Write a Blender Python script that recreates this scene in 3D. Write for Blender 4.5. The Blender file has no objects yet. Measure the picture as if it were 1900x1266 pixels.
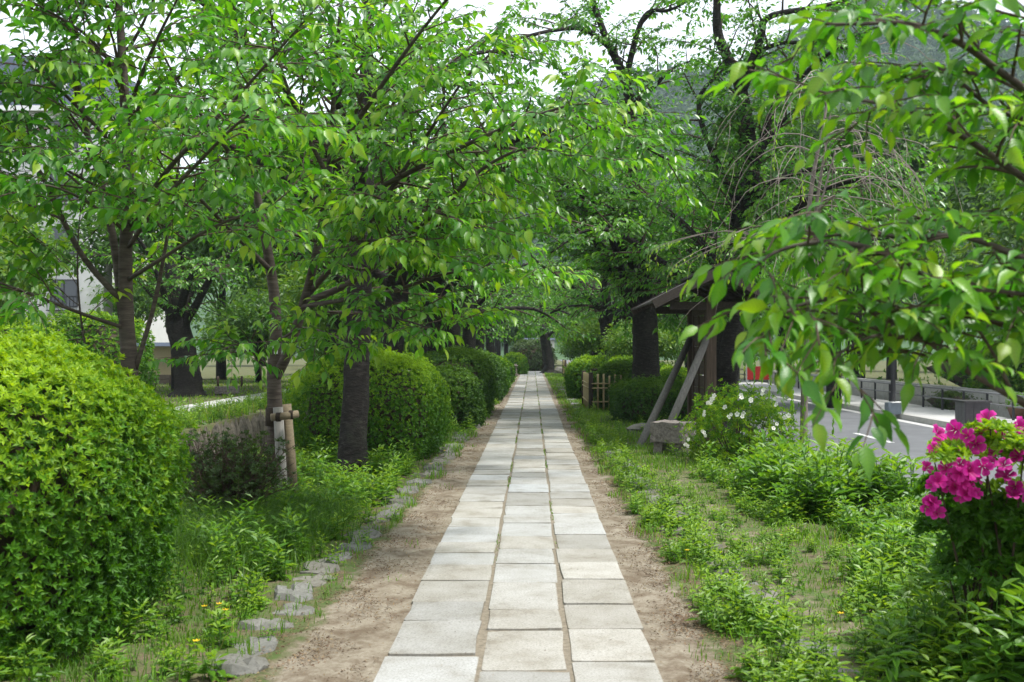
import bpy, math, random
import numpy as np
from mathutils import Vector, Matrix, Euler

R = math.radians
rng = np.random.default_rng(7)
random.seed(7)
scene = bpy.context.scene
COL = scene.collection

# ------------------------------------------------------------------ camera
H, F, VX, VY = 1.5, 2000.0, 988.0, 648.0     # eye height; focal length and vanishing point in photo pixels
cam_d = bpy.data.cameras.new('camera')
cam = bpy.data.objects.new('camera', cam_d)
COL.objects.link(cam)
cam.location = (0, 0, H)
cam.rotation_euler = (R(90), 0, 0)
cam_d.sensor_width = 36.0
cam_d.lens = F / 1900 * 36
cam_d.shift_x = -(VX - 950) / 1900
cam_d.shift_y = (VY - 633) / 1900
cam_d.clip_start, cam_d.clip_end = 0.1, 4000
cam_d.dof.use_dof = True
cam_d.dof.focus_distance = 12.5
cam_d.dof.aperture_fstop = 4.6
scene.camera = cam

# ------------------------------------------------------------------ world, sun, exposure
SUN_EL, SUN_ROT = 66, 105
w = bpy.data.worlds.new('World')
scene.world = w
w.use_nodes = True
nt = w.node_tree
nt.nodes.clear()
sky = nt.nodes.new('ShaderNodeTexSky')
sky.sky_type = 'NISHITA'
sky.sun_disc = False
sky.sun_elevation = R(SUN_EL)
sky.sun_rotation = R(SUN_ROT)
sky.air_density, sky.dust_density, sky.ozone_density = 1.0, 3.0, 1.0
mixw = nt.nodes.new('ShaderNodeMix')
mixw.data_type = 'RGBA'
mixw.inputs[0].default_value = 0.72
mixw.inputs[7].default_value = (11.2, 11.8, 12.6, 1)      # even bright cloud cover over the sky
bg = nt.nodes.new('ShaderNodeBackground')
bg.inputs['Strength'].default_value = 0.080
wo = nt.nodes.new('ShaderNodeOutputWorld')
nt.links.new(sky.outputs[0], mixw.inputs[6])
nt.links.new(mixw.outputs[2], bg.inputs['Color'])
nt.links.new(bg.outputs[0], wo.inputs['Surface'])

sun_d = bpy.data.lights.new('sun', 'SUN')
sun_d.energy = 3.1
sun_d.angle = R(6)
sun_d.color = (1.0, 0.98, 0.94)
sun = bpy.data.objects.new('sun', sun_d)
COL.objects.link(sun)
_az = R(SUN_ROT)
sdir = Vector((math.sin(_az) * math.cos(R(SUN_EL)), math.cos(_az) * math.cos(R(SUN_EL)), math.sin(R(SUN_EL))))
sun.rotation_euler = sdir.to_track_quat('Z', 'Y').to_euler()

scene.view_settings.view_transform = 'Standard'
scene.view_settings.look = 'None'
scene.view_settings.exposure = 1.06
scene.view_settings.gamma = 1
scene.view_settings.use_curve_mapping = False
scene.render.engine = 'CYCLES'
cy = scene.cycles
cy.max_bounces = 8
cy.diffuse_bounces = 4
cy.glossy_bounces = 2
cy.transmission_bounces = 6
cy.volume_bounces = 1
cy.caustics_reflective = cy.caustics_refractive = False
cy.use_denoising = True
cy.sample_clamp_indirect = 4

# ------------------------------------------------------------------ small helpers
def P(px, py, d):
    """Point at depth d metres that the photo shows at pixel px, py."""
    return np.array([(px - VX) * d / F, d, H - (py - VY) * d / F])

def tag(o, label=None, cat=None, group=None, kind=None):
    if label: o['label'] = label
    if cat: o['category'] = cat
    if group: o['group'] = group
    if kind: o['kind'] = kind
    return o

def unit(v):
    v = np.asarray(v, float)
    return v / (np.linalg.norm(v, axis=-1, keepdims=True) + 1e-9)

UP = np.array([0, 0, 1.0])

class MB:
    """Collects vertices, faces, one material slot and one tint per vertex; builds ONE mesh."""
    def __init__(self):
        self.V, self.F, self.T, self.M, self.U, self.n = [], [], [], [], [], 0
    def add(self, V, faces, tint=0.5, mat=0):
        V = np.asarray(V, float).reshape(-1, 3)
        k = len(V)
        self.V.append(V)
        self.T.append(np.broadcast_to(np.asarray(tint, float), (k,)))
        for f in (faces if isinstance(faces, list) else [faces]):
            f = np.asarray(f, int)
            if f.ndim == 1: f = f[None]
            if len(f):
                self.F.append(f + self.n)
                self.M.append(np.full(len(f), mat))
        self.n += k
    def box(self, x0, x1, y0, y1, z0, z1, mat=0, tint=0.5, M=None):
        V = np.array([(x, y, z) for z in (z0, z1) for y in (y0, y1) for x in (x0, x1)], float)
        if M is not None: V = V @ np.array(M.to_3x3()).T + np.array(M.translation)
        self.add(V, [[0, 2, 3, 1], [4, 5, 7, 6], [0, 1, 5, 4], [2, 6, 7, 3], [0, 4, 6, 2], [1, 3, 7, 5]], tint, mat)
    def tube(self, pts, rad, sides=6, mat=0, rough=0.0, tint=0.5, cap=True, flare=None):
        pts = np.asarray(pts, float)
        n = len(pts)
        rad = np.broadcast_to(np.asarray(rad, float), (n,))
        tan = unit(np.gradient(pts, axis=0))
        a = np.array([1.0, 0, 0]) if abs(tan[0][0]) < 0.8 else np.array([0, 1.0, 0])
        rings = []
        ang = np.linspace(0, 2 * np.pi, sides, endpoint=False)
        ph = rng.uniform(0, 6.28, 4)
        for i in range(n):
            a = unit(a - tan[i] * np.dot(a, tan[i]))
            b = np.cross(tan[i], a)
            r = rad[i] * np.ones(sides)
            if rough:
                r = r * (1 + rough * (0.5 * np.sin(3 * ang + ph[0] + i * .35) + .35 * np.sin(5 * ang + ph[1] - i * .6) + rng.normal(0, .35, sides)))
            if flare is not None:
                r = r * (1 + flare[i] * (1 + .7 * np.sin(4 * ang + ph[2]) + .4 * np.sin(7 * ang + ph[3])))
            rings.append(pts[i] + r[:, None] * (np.cos(ang)[:, None] * a + np.sin(ang)[:, None] * b))
        V = np.concatenate(rings)
        f = []
        for i in range(n - 1):
            for j in range(sides):
                k = (j + 1) % sides
                f.append((i * sides + j, i * sides + k, (i + 1) * sides + k, (i + 1) * sides + j))
        self.add(V, np.array(f), tint, mat)
        if cap:
            m0 = self.n - len(V)
            for base, c, s in ((0, pts[0], -1), ((n - 1) * sides, pts[-1], 1)):
                ring = list(range(base, base + sides))
                if s < 0: ring = ring[::-1]
                self.F.append(np.array([ring]) + m0)
                self.M.append(np.array([mat]))
    def build(self, name, mats, parent=None, smooth=False, origin=None, link=True):
        V = np.concatenate(self.V) if self.V else np.zeros((0, 3))
        if origin is not None: V = V - np.asarray(origin)
        me = bpy.data.meshes.new(name)
        nf = sum(len(f) for f in self.F)
        loops = np.concatenate([f.ravel() for f in self.F]) if self.F else np.zeros(0, int)
        tot = np.concatenate([np.full(len(f), f.shape[1]) for f in self.F]) if self.F else np.zeros(0, int)
        me.vertices.add(len(V))
        me.vertices.foreach_set('co', V.ravel().astype(np.float32))
        me.loops.add(len(loops))
        me.loops.foreach_set('vertex_index', loops.astype(np.int32))
        me.polygons.add(nf)
        me.polygons.foreach_set('loop_start', (np.cumsum(tot) - tot).astype(np.int32))
        if nf:
            me.polygons.foreach_set('material_index', np.concatenate(self.M).astype(np.int32))
            me.polygons.foreach_set('use_smooth', np.full(nf, smooth))
        at = me.attributes.new('tint', 'FLOAT', 'POINT')
        at.data.foreach_set('value', np.concatenate(self.T).astype(np.float32) if self.T else np.zeros(0, np.float32))
        if self.U:
            ua = me.attributes.new('blade', 'FLOAT_VECTOR', 'POINT'); ua.data.foreach_set('vector', np.concatenate(self.U).astype(np.float32).ravel())
        for m in (mats if isinstance(mats, (list, tuple)) else [mats]): me.materials.append(m)
        me.update(calc_edges=True)
        o = bpy.data.objects.new(name, me)
        if link: COL.objects.link(o)
        if parent is not None: o.parent = parent
        elif origin is not None: o.location = origin
        return o

def empty(name, loc, label, cat, group=None):
    o = bpy.data.objects.new(name, None)
    o.empty_display_size = 0.2
    COL.objects.link(o)
    o.location = tuple(float(c) for c in loc)
    return tag(o, label, cat, group)

def put(me, name, parent, loc, rot=(0, 0, 0), sc=(1, 1, 1)):
    o = bpy.data.objects.new(name, me)
    COL.objects.link(o)
    if parent is not None: o.parent = parent
    o.location = tuple(float(c) for c in loc)
    o.rotation_euler = rot
    o.scale = sc if isinstance(sc, (tuple, list)) else (sc, sc, sc)
    return o

def spline(ctrl, n):
    """Catmull-Rom through control rows (any number of columns)."""
    c = np.asarray(ctrl, float)
    c = np.vstack([2 * c[0] - c[1], c, 2 * c[-1] - c[-2]])
    m = len(c) - 3
    out = []
    for t in np.linspace(0, m - 1e-6, n):
        i = int(t)
        u = t - i
        p0, p1, p2, p3 = c[i:i + 4]
        out.append(.5 * ((2 * p1) + (-p0 + p2) * u + (2 * p0 - 5 * p1 + 4 * p2 - p3) * u * u + (-p0 + 3 * p1 - 3 * p2 + p3) * u ** 3))
    return np.array(out)

# ------------------------------------------------------------------ materials
def new_mat(name):
    m = bpy.data.materials.new(name)
    m.use_nodes = True
    t = m.node_tree
    t.nodes.clear()
    out = t.nodes.new('ShaderNodeOutputMaterial')
    return m, t, out

def N(t, typ, **kw):
    n = t.nodes.new(typ)
    for k, v in kw.items():
        if k in ('blend_type', 'data_type', 'operation', 'noise_dimensions', 'feature', 'bands_direction', 'wave_type', 'attribute_name'):
            setattr(n, k, v)
        else:
            n.inputs[k].default_value = v
    return n

def ramp(t, fac, stops):
    r = t.nodes.new('ShaderNodeValToRGB')
    els = r.color_ramp.elements
    while len(els) < len(stops): els.new(0.5)
    for e, (p, c) in zip(els, stops):
        e.position = p
        e.color = (*c, 1)
    t.links.new(fac, r.inputs[0])
    return r.outputs[0]

def mix(t, a, b, fac, blend='MIX'):
    n = t.nodes.new('ShaderNodeMix')
    n.data_type = 'RGBA'
    n.blend_type = blend
    for idx, v in ((0, fac), (6, a), (7, b)):
        if hasattr(v, 'is_output'): t.links.new(v, n.inputs[idx])
        elif idx == 0: n.inputs[0].default_value = v
        else: n.inputs[idx].default_value = (*v, 1)
    return n.outputs[2]

def noise(t, scale, detail=4, rough=0.6, vec=None):
    n = N(t, 'ShaderNodeTexNoise', Scale=scale, Detail=detail, Roughness=rough)
    if vec is not None: t.links.new(vec, n.inputs['Vector'])
    return n.outputs['Fac']

def pos(t):
    return t.nodes.new('ShaderNodeNewGeometry').outputs['Position']

def stretch(t, vec, s):
    m = t.nodes.new('ShaderNodeMapping')
    m.inputs['Scale'].default_value = s
    t.links.new(vec, m.inputs['Vector'])
    return m.outputs[0]

def bump(t, h, strength=0.3, dist=0.02):
    b = N(t, 'ShaderNodeBump', Strength=strength, Distance=dist)
    t.links.new(h, b.inputs['Height'])
    return b.outputs[0]

def principled(t, out, col, rough=0.8, normal=None, spec=0.3):
    p = t.nodes.new('ShaderNodeBsdfPrincipled')
    if hasattr(col, 'is_output'): t.links.new(col, p.inputs['Base Color'])
    else: p.inputs['Base Color'].default_value = (*col, 1)
    p.inputs['Roughness'].default_value = rough
    p.inputs['Specular IOR Level'].default_value = spec
    if normal is not None: t.links.new(normal, p.inputs['Normal'])
    if out is not None: t.links.new(p.outputs[0], out.inputs['Surface'])
    return p

def leaf_mat(name, stops, trans=0.42, tgain=(2.6, 2.2, 1.2), rough=0.4, spec=0.45, veins=False):
    m, t, out = new_mat(name)
    a = N(t, 'ShaderNodeAttribute', attribute_name='tint')
    col = ramp(t, a.outputs['Fac'], stops)
    n1 = noise(t, 2.2, 3, .6, pos(t))
    col = mix(t, col, ramp(t, n1, [(.35, (.72, .78, .7)), (.65, (1.2, 1.15, 1.1))]), 1.0, 'MULTIPLY')
    nrm = None
    if veins:                                   # side veins from the leaf's own length and width coordinates
        uv = N(t, 'ShaderNodeAttribute', attribute_name='blade')
        sp = t.nodes.new('ShaderNodeSeparateXYZ'); t.links.new(uv.outputs['Vector'], sp.inputs[0])
        ab = N(t, 'ShaderNodeMath', operation='ABSOLUTE'); t.links.new(sp.outputs[1], ab.inputs[0])
        ph = N(t, 'ShaderNodeMath', operation='MULTIPLY_ADD'); t.links.new(ab.outputs[0], ph.inputs[0]); ph.inputs[1].default_value = -.8; t.links.new(sp.outputs[0], ph.inputs[2])
        sc = N(t, 'ShaderNodeMath', operation='MULTIPLY'); t.links.new(ph.outputs[0], sc.inputs[0]); sc.inputs[1].default_value = 56
        sn = N(t, 'ShaderNodeMath', operation='SINE'); t.links.new(sc.outputs[0], sn.inputs[0])
        hv = N(t, 'ShaderNodeMath', operation='MULTIPLY_ADD'); t.links.new(sn.outputs[0], hv.inputs[0]); hv.inputs[1].default_value = .5; hv.inputs[2].default_value = .5
        col = mix(t, col, ramp(t, hv.outputs[0], [(0, (.95, .95, .94)), (.7, (1.0, 1.0, 1.0)), (1, (1.08, 1.07, 1.04))]), 1.0, 'MULTIPLY')
        nrm = bump(t, hv.outputs[0], .3, .001)
    p = principled(t, None, col, rough, nrm, spec)
    tr = t.nodes.new('ShaderNodeBsdfTranslucent')
    t.links.new(mix(t, col, tgain, 1.0, 'MULTIPLY'), tr.inputs['Color'])
    ms = t.nodes.new('ShaderNodeMixShader')
    ms.inputs[0].default_value = trans
    t.links.new(p.outputs[0], ms.inputs[1])
    t.links.new(tr.outputs[0], ms.inputs[2])
    t.links.new(ms.outputs[0], out.inputs['Surface'])
    return m

def plain(name, col, rough=0.7, var=0.25, scale=8, bs=0.2, bd=0.01, spec=0.3, metal=0, st=None):
    m, t, out = new_mat(name)
    v = pos(t)
    if st: v = stretch(t, v, st)
    n1 = noise(t, scale, 6, .65, v)
    lo = tuple(c * (1 - var) for c in col)
    hi = tuple(min(1, c * (1 + var)) for c in col)
    c = ramp(t, n1, [(.3, lo), (.7, hi)])
    p = principled(t, out, c, rough, bump(t, noise(t, scale * 4, 5, .7, v), bs, bd) if bs else None, spec)
    p.inputs['Metallic'].default_value = metal
    return m

M = {}
M['cherry'] = leaf_mat('cherry_leaf', [(0, (.019, .082, .011)), (.5, (.045, .160, .011)), (.8, (.115, .255, .011)), (1, (.20, .30, .012))], .36, (2.3, 2.5, 1.2), rough=.38, spec=.42, veins=True)
M['cherry_old'] = leaf_mat('cherry_leaf_old', [(0, (.018, .076, .010)), (.5, (.043, .148, .010)), (1, (.125, .25, .012))], .38, (2.3, 2.4, 1.2), rough=.36)
M['bush_bright'] = leaf_mat('bush_leaf_bright', [(0, (.018, .075, .005)), (.5, (.062, .175, .006)), (1, (.25, .38, .010))], .35, (2.2, 2.0, 1.0), .52, .28)
M['bush'] = leaf_mat('bush_leaf', [(0, (.018, .068, .006)), (.5, (.048, .145, .007)), (1, (.18, .31, .010))], .35, (2.2, 2.0, 1.0), .52, .28)
M['bush_dark'] = leaf_mat('bush_leaf_dark', [(0, (.016, .052, .008)), (.5, (.034, .095, .010)), (1, (.09, .18, .012))], .3, (2.2, 2.0, 1.0), .52, .28)
M['shrub'] = leaf_mat('shrub_leaf', [(0, (.025, .05, .012)), (.5, (.04, .08, .014)), (1, (.08, .14, .02))], .3, (2, 1.8, 1.0), .5)
M['grass'] = leaf_mat('grass_blade', [(0, (.045, .115, .008)), (.5, (.09, .21, .010)), (.9, (.17, .29, .016)), (1, (.25, .24, .06))], .4, (2, 1.8, 1.0), .5)
M['weed'] = leaf_mat('weed_leaf', [(0, (.03, .10, .010)), (.5, (.075, .195, .014)), (1, (.19, .31, .018))], .4, (2.2, 1.9, 1.0), .45)
M['far'] = leaf_mat('far_leaf', [(0, (.025, .075, .01)), (.5, (.052, .14, .012)), (1, (.13, .22, .016))], .4, (2.4, 2.0, 1.1), .5)
M['forest'] = leaf_mat('forest_leaf', [(0, (.010, .032, .010)), (.5, (.022, .065, .014)), (1, (.07, .12, .02))], .25, (1.6, 1.5, 1.1), .6, .2)
M['pink'] = leaf_mat('azalea_petal', [(0, (.38, .006, .16)), (.5, (.56, .016, .30)), (1, (.70, .06, .46))], .4, (1.2, 1.2, 1.2), .5, .2)
M['white_petal'] = leaf_mat('white_petal', [(0, (.7, .7, .64)), (1, (.82, .82, .78))], .35, (1, 1, 1), .5, .2)
M['yellow_petal'] = leaf_mat('yellow_petal', [(0, (.7, .45, .02)), (1, (.8, .55, .03))], .3, (1, 1, 1), .5, .2)
M['litter'] = leaf_mat('litter', [(0, (.065, .036, .021)), (.6, (.145, .085, .05)), (1, (.27, .20, .11))], .1, (1, 1, 1), .7, .2)

def bark(name, c0, c1, c2, vs=(6, 6, 22), bs=.6, bd=.02):
    m, t, out = new_mat(name)
    v = pos(t)
    n1 = noise(t, 1.0, 6, .7, stretch(t, v, vs))
    n2 = noise(t, 3.0, 4, .6, v)
    col = ramp(t, n1, [(.3, c0), (.55, c1), (.75, c2)])
    col = mix(t, col, (.07, .08, .05), ramp(t, n2, [(.55, (0, 0, 0)), (.78, (.5, .5, .5))]))
    principled(t, out, col, .85, bump(t, n1, bs, bd), .25)
    return m
M['bark_young'] = bark('bark_young', (.03, .022, .017), (.075, .06, .048), (.14, .12, .10), (5, 5, 40), .35, .008)
M['bark_old'] = bark('bark_old', (.008, .007, .006), (.024, .020, .017), (.075, .067, .057), (11, 11, 30), 1.0, .06)
M['twig'] = plain('twig', (.06, .04, .027), .8, .35, 20, 0)
M['bare_twig'] = plain('bare_twig', (.19, .16, .135), .8, .35, 12, 0)
M['core_shade'] = plain('core_shade', (.05, .038, .022), .9, .4, 30, .5, .03)  # dark brown of the added bush core, stands for the shaded inside

def granite(name, warm, cool, s=90, rim_soil=False):
    m, t, out = new_mat(name)
    oi = t.nodes.new('ShaderNodeObjectInfo')
    v = pos(t)
    base = mix(t, warm, cool, ramp(t, oi.outputs['Random'], [(.15, (0, 0, 0)), (.5, (.35, .35, .35)), (.93, (.55, .55, .55)), (.96, (1, 1, 1))]))
    tone = N(t, 'ShaderNodeMath', operation='MULTIPLY')
    t.links.new(oi.outputs['Random'], tone.inputs[0]); tone.inputs[1].default_value = 7.31
    fr = N(t, 'ShaderNodeMath', operation='FRACT'); t.links.new(tone.outputs[0], fr.inputs[0])
    base = mix(t, base, ramp(t, fr.outputs[0], [(0, (.76, .745, .71)), (.5, (.98, .975, .96)), (1, (1.13, 1.13, 1.13))]), 1.0, 'MULTIPLY')
    base = mix(t, base, ramp(t, noise(t, s, 3, .7, v), [(.3, (.62, .6, .58)), (.5, (1, 1, 1)), (.72, (1.14, 1.14, 1.14))]), 1.0, 'MULTIPLY')
    base = mix(t, base, ramp(t, noise(t, 3.2, 5, .65, v), [(.28, (.66, .62, .55)), (.45, (.92, .91, .88)), (.65, (1.07, 1.07, 1.07))]), 1.0, 'MULTIPLY')
    base = mix(t, base, (.10, .085, .065), ramp(t, noise(t, 38, 3, .6, v), [(.7, (0, 0, 0)), (.78, (.6, .6, .6))]))
    a = N(t, 'ShaderNodeAttribute', attribute_name='tint')       # worn clean middle, soil rubbed in along the rim
    rim = N(t, 'ShaderNodeMath', operation='MULTIPLY_ADD'); t.links.new(noise(t, 16, 4, .7, v), rim.inputs[0]); rim.inputs[1].default_value = 1.1; t.links.new(a.outputs['Fac'], rim.inputs[2])
    if rim_soil: base = mix(t, (.19, .165, .12), base, ramp(t, rim.outputs[0], [(.42, (.15, .15, .15)), (.85, (1, 1, 1))]))
    h = mix(t, noise(t, s * .8, 3, .7, v), noise(t, 11, 5, .6, v), .5)
    principled(t, out, base, .82, bump(t, h, .35, .008), .3)
    return m
M['paver'] = granite('paver_granite', (.295, .284, .256), (.285, .297, .303), 90, True)
M['rock'] = granite('edging_granite', (.145, .138, .118), (.14, .147, .144), 60)
M['bench_stone'] = plain('bench_granite', (.20, .175, .155), .9, .5, 26, .8, .02)
M['wall_stone'] = plain('wall_stone', (.13, .115, .09), .9, .55, 7, .7, .03)
M['wood'] = plain('dark_wood', (.075, .052, .038), .8, .45, 3, .4, .006, .3, 0, (14, 14, 1.2))
M['wood_h'] = plain('dark_wood_boards', (.062, .045, .034), .8, .45, 3, .4, .006, .3, 0, (14, 1.2, 14))
M['wood_roof'] = plain('roof_wood', (.075, .070, .066), .8, .4, 3, .4, .006, .3, 0, (2, 14, 14))
M['wood_brown'] = plain('brown_wood', (.048, .037, .031), .75, .4, 3, .4, .006, .3, 0, (14, 2, 14))
M['wood_grey'] = plain('grey_wood', (.17, .16, .145), .85, .35, 3, .5, .006, .3, 0, (16, 16, 1.2))
M['wood_pale'] = plain('pale_stake', (.20, .19, .17), .85, .3, 3, .5, .006, .3, 0, (16, 16, 1.2))
M['wood_tan'] = plain('tan_log', (.17, .135, .085), .8, .35, 3, .4, .006, .3, 0, (2, 16, 16))
M['rope'] = plain('rope', (.035, .025, .018), .9, .3, 60, .4, .004)
M['bamboo'] = plain('bamboo', (.33, .265, .13), .5, .2, 6, .1, .003)
M['asphalt'] = plain('asphalt', (.115, .118, .124), .85, .16, 1.6, .3, .004)
M['concrete'] = plain('pavement', (.40, .395, .38), .85, .08, 6, .15, .004)
M['kerb'] = plain('kerb_concrete', (.36, .35, .33), .85, .15, 8, .2, .004)
M['paint'] = plain('road_paint', (.55, .55, .54), .7, .1, 20, .1, .002)
M['metal'] = plain('rail_metal', (.16, .16, .165), .45, .15, 8, 0, 0, .5, .4)
M['metal_dark'] = plain('dark_metal', (.03, .03, .033), .5, .2, 8, 0)
M['grey_box'] = plain('grey_paint', (.16, .19, .22), .5, .1, 8, 0)
M['white'] = plain('white_paint', (.75, .75, .73), .6, .05, 8, .05, .002)
M['tile_dark'] = plain('dark_tile', (.045, .04, .042), .4, .2, 12, .1, .003)
M['tile_grey'] = plain('grey_tile', (.13, .125, .13), .4, .2, 12, .1, .003)
M['plaster'] = plain('tan_plaster', (.36, .31, .20), .9, .08, 3, .1, .004)
M['plaster_white'] = plain('white_render', (.58, .58, .56), .9, .06, 2, .15, .01)
M['rooftile'] = plain('slate_roof', (.05, .065, .095), .6, .25, 4, .3, .02)
M['dado'] = plain('wall_dado', (.10, .085, .07), .9, .2, 5, .2, .01)
M['red'] = plain('red_paint', (.55, .03, .025), .5, .1, 8, 0)
M['terracotta'] = plain('brown_pot', (.13, .07, .045), .7, .2, 10, .1, .003)
M['yellow'] = plain('guard_yellow', (.62, .40, .02), .5, .1, 8, 0)
M['black'] = plain('guard_black', (.015, .015, .015), .5, .1, 8, 0)
M['pole'] = plain('pole_concrete', (.33, .33, .32), .8, .1, 6, .1, .004)

def glass_mat():
    m, t, out = new_mat('window_glass')
    p = principled(t, out, (.03, .04, .05), .06, None, .7)
    return m
M['glass'] = glass_mat()
def water_mat():
    m, t, out = new_mat('canal_water')
    principled(t, out, (.02, .03, .02), .08, bump(t, noise(t, 4, 3, .5, pos(t)), .15, .02), .6)
    return m
M['water'] = water_mat()

def ground_mat():
    m, t, out = new_mat('ground_soil')
    v = pos(t)
    a = N(t, 'ShaderNodeAttribute', attribute_name='tint')          # 0 = trodden sandy dirt, 1 = verge soil
    n_f = noise(t, 45, 6, .75, v)
    n_m = noise(t, 5, 6, .7, v)
    n_l = noise(t, 1.3, 4, .6, v)
    sand = ramp(t, n_f, [(.25, (.13, .107, .075)), (.5, (.215, .187, .143)), (.75, (.28, .252, .20))])
    sand = mix(t, sand, (.10, .072, .047), ramp(t, n_m, [(.44, (0, 0, 0)), (.60, (.75, .75, .75)), (.75, (.9, .9, .9))]))
    soil = ramp(t, n_f, [(.25, (.055, .04, .026)), (.55, (.13, .10, .065)), (.8, (.22, .18, .125))])
    soil = mix(t, soil, (.055, .10, .022), ramp(t, n_m, [(.38, (0, 0, 0)), (.6, (.85, .85, .85))]))
    ad = N(t, 'ShaderNodeMath', operation='ADD')
    sc = N(t, 'ShaderNodeMath', operation='MULTIPLY_ADD')
    t.links.new(n_m, sc.inputs[0]); sc.inputs[1].default_value = .9; sc.inputs[2].default_value = -.45
    t.links.new(a.outputs['Fac'], ad.inputs[0]); t.links.new(sc.outputs[0], ad.inputs[1])
    col = mix(t, sand, soil, ramp(t, ad.outputs[0], [(.35, (0, 0, 0)), (.65, (1, 1, 1))]))
    col = mix(t, col, ramp(t, n_l, [(.3, (.85, .83, .8)), (.7, (1.1, 1.1, 1.1))]), 1.0, 'MULTIPLY')
    principled(t, out, col, .95, bump(t, mix(t, noise(t, 130, 5, .8, v), n_f, .5), .55, .008), .15)
    return m
M['ground'] = ground_mat()
def hill_mat():
    m, t, out = new_mat('forest_floor')
    principled(t, out, ramp(t, noise(t, .08, 6, .7, pos(t)), [(.3, (.02, .05, .018)), (.7, (.05, .10, .03))]), .95)
    return m
M['hill'] = hill_mat()

# ------------------------------------------------------------------ setting: ground, canal, road
def gz(x, y):
    """ground height"""
    x = np.asarray(x, float)
    z = np.where(x > 3.0, -.37 * np.clip((x - 3.0) / 1.5, 0, 1), 0)
    z = np.where((x > -6.4) & (x < -3.7), np.where(x > -4.3, -1.4 * np.clip((-3.7 - x) / .6, 0, 1), -1.4), z)
    return z

def build_ground():
    xs = np.array([-900, -400, -150, -80, -50, -35, -25, -18, -14, -11, -9, -8, -7, -6.45, -6.40, -6.39, -5.4, -4.3, -3.95, -3.7]
                  + list(np.arange(-3.5, -1.4, .25)) + list(np.arange(-1.4, -.7, .1)) + [-.6, -.3, 0, .3, .5] + list(np.arange(.6, 1.5, .1))
                  + list(np.arange(1.5, 4.51, .25)) + [6, 9, 12, 15, 20, 30, 50, 90, 160, 400, 900])
    ys = np.array([-60, -20, -5, 0] + list(np.arange(2, 30, .3)) + list(np.arange(30, 80, 1)) + [90, 110, 150, 220, 350, 600, 1000, 2000])
    X, Y = np.meshgrid(xs, ys)
    Z = gz(X, Y)
    verge = ((X > -3.6) & (X < -.75)) | ((X > .65) & (X < 3.2))
    Z = Z + np.where(verge & (Y < 80), rng.normal(0, .010, X.shape), 0)
    edge = np.interp(Y, [0, 8, 14, 22, 35, 70], [.98, .92, .85, .80, .78, .72])
    t = np.where(X > 0, (X - edge + .02) * 3.2 + .5, (-(X) - edge - .25) * 3.2 + .5)
    t = np.clip(t, 0, 1)
    t = np.where((X > 1.15) & (X < 2.0) & (Y > 5) & (Y < 13), t * .6, t)
    V = np.stack([X, Y, Z], -1).reshape(-1, 3)
    nx, ny = len(xs), len(ys)
    i = np.arange(nx * ny).reshape(ny, nx)
    f = np.stack([i[:-1, :-1], i[:-1, 1:], i[1:, 1:], i[1:, :-1]], -1).reshape(-1, 4)
    b = MB()
    b.add(V, f, t.ravel())
    o = b.build('ground', M['ground'], smooth=True)
    tag(o, kind='structure')
build_ground()

def slab(name, x0, x1, y0, y1, z0, z1, mat, kind='structure'):
    b = MB()
    b.box(x0, x1, y0, y1, z0, z1)
    return tag(b.build(name, mat), kind=kind)
slab('road', 4.5, 9.7, -40, 400, -.39, -.35, M['asphalt'])
slab('pavement', 9.9, 11.9, -40, 400, -.39, -.22, M['concrete'])
slab('canal_water', -6.38, -4.25, -40, 300, -1.38, -1.25, M['water'])
kerb = bpy.data.objects.new('kerb', None); COL.objects.link(kerb); tag(kerb, kind='structure')
kb = MB(); kb.box(-.098, .098, -.495, .495, -.39, -.205)
kme = kb.build('kerb_stone', M['kerb'], kerb)
kme.location = (9.8, 5.5, 0)
for k in range(1, 60): put(kme.data, 'kerb_stone', kerb, (9.8, 5.5 + k, 0))
rm = bpy.data.objects.new('road_markings', None); COL.objects.link(rm); tag(rm, kind='structure')
lb = MB(); lb.box(-.06, .06, -1.2, 1.2, -.349, -.346)
l0 = lb.build('centre_dash', M['paint'], rm); l0.location = (7.1, 22.5 - 18, 0)
for k in range(1, 9): put(l0.data, 'centre_dash', rm, (7.1, 4.5 + 9 * k, 0))
eb = MB(); eb.box(9.38, 9.695, -20, 200, -.349, -.346); eb.build('gutter', M['concrete'], rm)
far_path = slab('side_path', -9.2, -8.2, 5, 90, -.02, .012, M['concrete'])

# ------------------------------------------------------------------ the stone path
path = bpy.data.objects.new('path', None); COL.objects.link(path); tag(path, kind='structure')
def paver_mesh(seed):
    r = np.random.default_rng(seed)
    pts = []
    for (x0, y0), (x1, y1) in (((-.5, -.5), (.5, -.5)), ((.5, -.5), (.5, .5)), ((.5, .5), (-.5, .5)), ((-.5, .5), (-.5, -.5))):
        for u in (.025, .5, .975):
            nx, ny = (y1 - y0), -(x1 - x0)
            k = r.normal(0, .0035) - (.02 if r.random() < .07 else 0)
            pts.append((x0 + (x1 - x0) * u + nx * k, y0 + (y1 - y0) * u + ny * k))
    pts = np.array(pts)
    n = len(pts)
    b = MB()
    low = np.c_[pts, np.full(n, -.06)]
    top = np.c_[pts * .994, np.full(n, .011) + r.normal(0, .001, n)]
    inn = np.c_[pts * .87, np.full(n, .0135)]
    V = np.vstack([low, top, inn])
    i = np.arange(n); j = (i + 1) % n
    tt = np.concatenate([np.zeros(n), np.clip(.15 + r.normal(0, .2, n), 0, .6), np.ones(n)])
    b.add(V, [np.stack([i, j, j + n, i + n], 1), np.stack([i + n, j + n, j + 2 * n, i + 2 * n], 1), np.array([list(range(2 * n, 3 * n))])], tt)
    return b
pmeshes = []
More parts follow.
